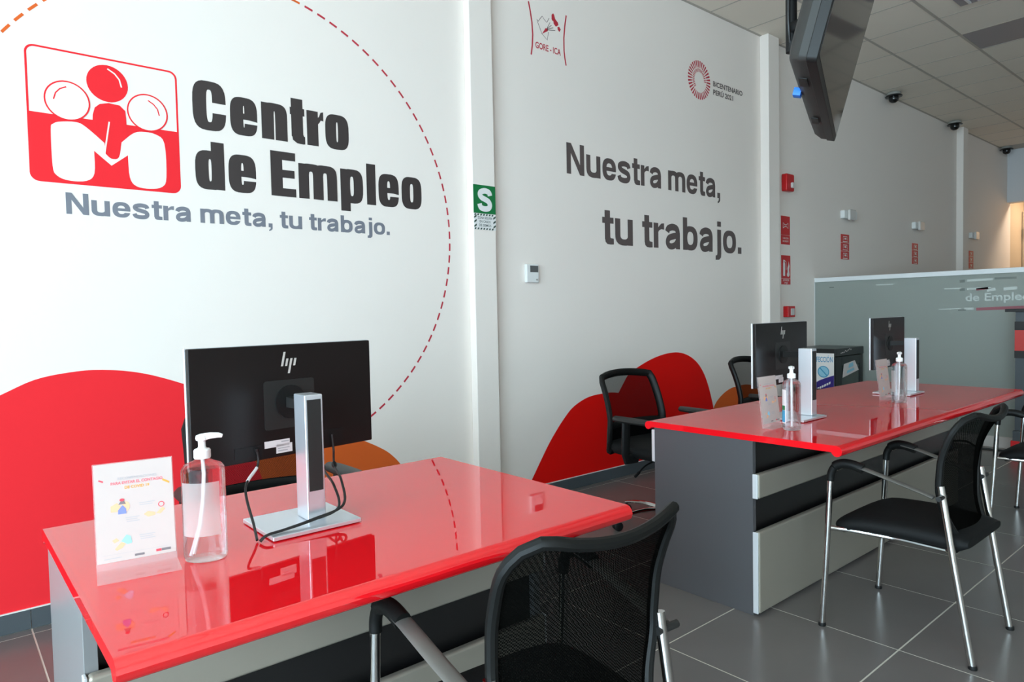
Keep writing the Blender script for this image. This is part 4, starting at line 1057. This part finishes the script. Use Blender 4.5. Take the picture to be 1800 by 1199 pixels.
# ------------------------------------------------------------------ frosted partition
PXX = 7.15
t = thing('glass_partition', 'frosted glass partition with white top rail behind the long desk', 'partition', (PXX, 1.75, 0))
ya, yb_ = -3.4, YB-1.75-0.004
pane = MB().box(-0.005, ya, 0.10, 0.005, yb_, 1.535).build('frosted_pane', 'frosted_glass', t, smooth=0)
MB().box(-0.02, ya, 1.5352, 0.02, yb_, 1.580).build('top_rail', 'rail_white', t, bevel=0.004)
MB().box(-0.025, ya, 0.0, 0.025, yb_, 0.0998).build('base_rail', 'base_white', t, bevel=0.003)
MB().box(-0.015, yb_+0.0002, 0.0, 0.015, yb_+0.0035, 1.58).build('end_channel', 'rail_white', t, smooth=0)
def pf(): return Flat((-0.0055, 0, 0), (0,-1,0), (0,0,1))
def pz(x, y):
    p = at_x(x, y, PXX-0.0055); return (-(p.y-1.75), p.z)
F = pf()
for xa, xb, y, wd in ((1700, 1745, 493, 0.020), (1700, 1742, 508, 0.016), (1540, 1570, 501, 0.012), (1660, 1690, 508, 0.010), (1650, 1690, 544, 0.008)):
    F.line([pz(xa, y), pz(xb, y-(xb-xa)*0.045)], wd)
F.line([pz(1695, 543), pz(1712, 542.5)], 0.020); F.line([pz(1735, 510.5), pz(1750, 508)], 0.026); F.line([pz(1764, 508), pz(1788, 506)], 0.026)
a, _ = pz(1697, 530); b, _ = pz(1812, 524)
_, zb_ = pz(1730, 529); _, zt_ = pz(1730, 515)
F.text('de Empleo', a, b, zb_, zt_-zb_, 0.02)
F.build('film_lettering', 'film_pale', pane)
F = pf(); F.line([pz(1716, 543.5), pz(1800, 540)], 0.026); F.line([pz(1716, 509), pz(1737, 506.5)], 0.020); F.build('film_red_band', 'film_red', pane)
F = pf(); F.line([pz(1748, 489.5), pz(1787, 488)], 0.018); F.line([pz(1684, 545.5), pz(1698, 545)], 0.010); F.line([pz(1687, 494.5), pz(1696, 494)], 0.024); F.line([pz(1687, 509.5), pz(1696, 509)], 0.022); F.line([pz(1458, 505.5), pz(1466, 505)], 0.008); F.build('film_dark_band', 'film_dark', pane)

# ------------------------------------------------------------------ drinks cooler with its notices
t = thing('drinks_cooler', 'black waist-high cooler with a glass door by the frosted partition', 'cooler', (6.50, 2.95, 0))
cw, cdp, chh = 0.60, 0.44, 0.80
bd = MB()
bd.box(0, 0.025, 0.04, 0.03, cdp, chh); bd.box(cw-0.03, 0.025, 0.04, cw, cdp, chh); bd.box(0.03, cdp-0.03, 0.04, cw-0.03, cdp, chh); bd.box(0.03, 0.025, 0.04, cw-0.03, cdp-0.03, 0.12)
bd.build('body', 'cooler_black', t, bevel=0.004)
for x in (0.05, cw-0.05):
    for y in (0.06, cdp-0.05): MB().lathe([(0.022, 0.0), (0.018, 0.0395)], 10, c=(x, y, 0)).build('foot', 'plastic_black', t)
MB().box(-0.012, -0.005, chh+0.0005, cw+0.008, cdp+0.004, chh+0.075).build('lid', 'cooler_black', t, bevel=0.008)
dd = MB(); dd.box(0.002, 0.0, 0.06, 0.13, 0.0245, chh-0.004); dd.box(cw-0.07, 0.0, 0.06, cw-0.002, 0.0245, chh-0.004); dd.box(0.13, 0.0, 0.06, cw-0.07, 0.0245, 0.13); dd.box(0.13, 0.0, chh-0.09, cw-0.07, 0.0245, chh-0.004)
do = dd.build('door', 'cooler_black', t, bevel=0.003)
MB().box(0.1302, 0.010, 0.1302, cw-0.0702, 0.014, chh-0.0902).build('door_glass', 'cooler_glass', do, smooth=0)
MB().box(0.032, cdp-0.036, 0.125, cw-0.032, cdp-0.031, chh-0.003).build('liner', 'cooler_inside', t, smooth=0)
F = Flat((0.14, -0.0006, chh-0.21), (1,0,0), (0,0,1)); F.poly([(0.0, 0.0), (0.36, 0.055), (0.27, 0.155), (0.03, 0.13)]); pp = F.build('door_notice', 'sticker_white', t)
F = Flat((0.14, -0.0012, chh-0.21), (1,0,0), (0,0,1)); F.poly([(0.09, 0.035), (0.26, 0.06), (0.25, 0.085), (0.10, 0.062)]); F.poly([(0.13, 0.085), (0.24, 0.10), (0.23, 0.14), (0.14, 0.125)]); F.build('notice_print', 'print_paleblue', pp)
F = Flat((0.0, -0.006, chh+0.02), (1,0,0), (0,0,1)); random.seed(9)
for k in range(8):
    x = 0.09+0.03*k; z = 0.004+0.035*(k/8)+random.uniform(-0.006, 0.006); F.poly([(x, z), (x+0.022, z+0.003), (x+0.026, z+0.013), (x+0.004, z+0.011)])
tag(F.build('lid_sticker', 'sticker_white', t), kind='stuff')
t = thing('disinfection_poster', 'white and purple disinfection notice fixed to the side of the black cooler', 'poster', (6.484, 2.957, 0))
MB().box(-0.003, 0.0, 0.28, 0.0, 0.40, 0.832).build('board', 'paper_white', t, smooth=0)
def sf(): return Flat((-0.003, 0.40, 0), (0,-1,0), (0,0,1))
F = sf(); F.text('DESINFECCI\u00d3N', 0.130, 0.388, 0.748, 0.050, 0.012); F.ring(0.30, 0.655, 0.056, 0.056, 0.008, 0.0012); F.line([(0.262, 0.695), (0.338, 0.615)], 0.010, 0.0016); F.build('heading', 'print_teal', t)
F = sf(); F.poly(ell(0.30, 0.655, 0.052, 0.052), 0.0008); F.build('round_symbol', 'print_paleblue', t)
F = sf(); F.poly([(0.0, 0.28), (0.40, 0.28), (0.40, 0.625), (0.33, 0.60), (0.26, 0.57), (0.18, 0.52), (0.10, 0.46), (0.0, 0.36)]); F.build('purple_field', 'print_purple', t)
F = sf()
for k in range(6): F.poly([(0.24+0.022*k, 0.475+0.012*k), (0.256+0.022*k, 0.483+0.012*k), (0.258+0.022*k, 0.505+0.012*k), (0.242+0.022*k, 0.497+0.012*k)], 0.0010)
F.build('light_print', 'sign_white', t)

# ------------------------------------------------------------------ display stand at the right edge
t = thing('display_stand', 'grey and red display stand against the partition, cut by the right edge', 'stand', (6.86, 1.33, 0))
MB().box(-0.12, -0.34, 0.0, 0.12, 0.30, 0.14).build('plinth', 'sign_red', t, bevel=0.004)
MB().box(-0.11, -0.33, 0.1402, 0.11, 0.288, 0.22).build('plinth_cap', 'stand_grey', t)
MB().box(-0.05, -0.33, 0.2202, 0.06, 0.288, 0.82).build('panel', 'stand_grey', t)
MB().box(-0.06, -0.335, 0.8202, 0.07, 0.292, 0.88).build('shelf', 'plastic_dark', t)
MB().box(-0.055, -0.335, 0.8802, 0.065, 0.292, 1.05).build('red_panel', 'band_red', t)
MB().box(-0.06, -0.335, 1.0502, 0.07, 0.292, 1.12).build('shelf', 'plastic_dark', t)
MB().box(-0.05, -0.33, 1.1202, 0.06, 0.288, 1.20).build('panel', 'stand_grey', t)
MB().box(-0.10, -0.36, 1.2002, 0.10, 0.350, 1.225).build('ledge', 'plastic_dark', t, bevel=0.003)
o = MB().tube(catmull([(7.04, 2.15, 0.03), (6.99, 2.02, 0.05), (6.97, 1.92, 0.012), (6.98, 1.80, 0.006), (6.97, 1.70, 0.006), (6.99, 1.66, 0.009)]), 0.009, 8).build('floor_cable', 'cable_black')
tag(o, 'thin black cable lying on the floor at the partition base', 'cable')
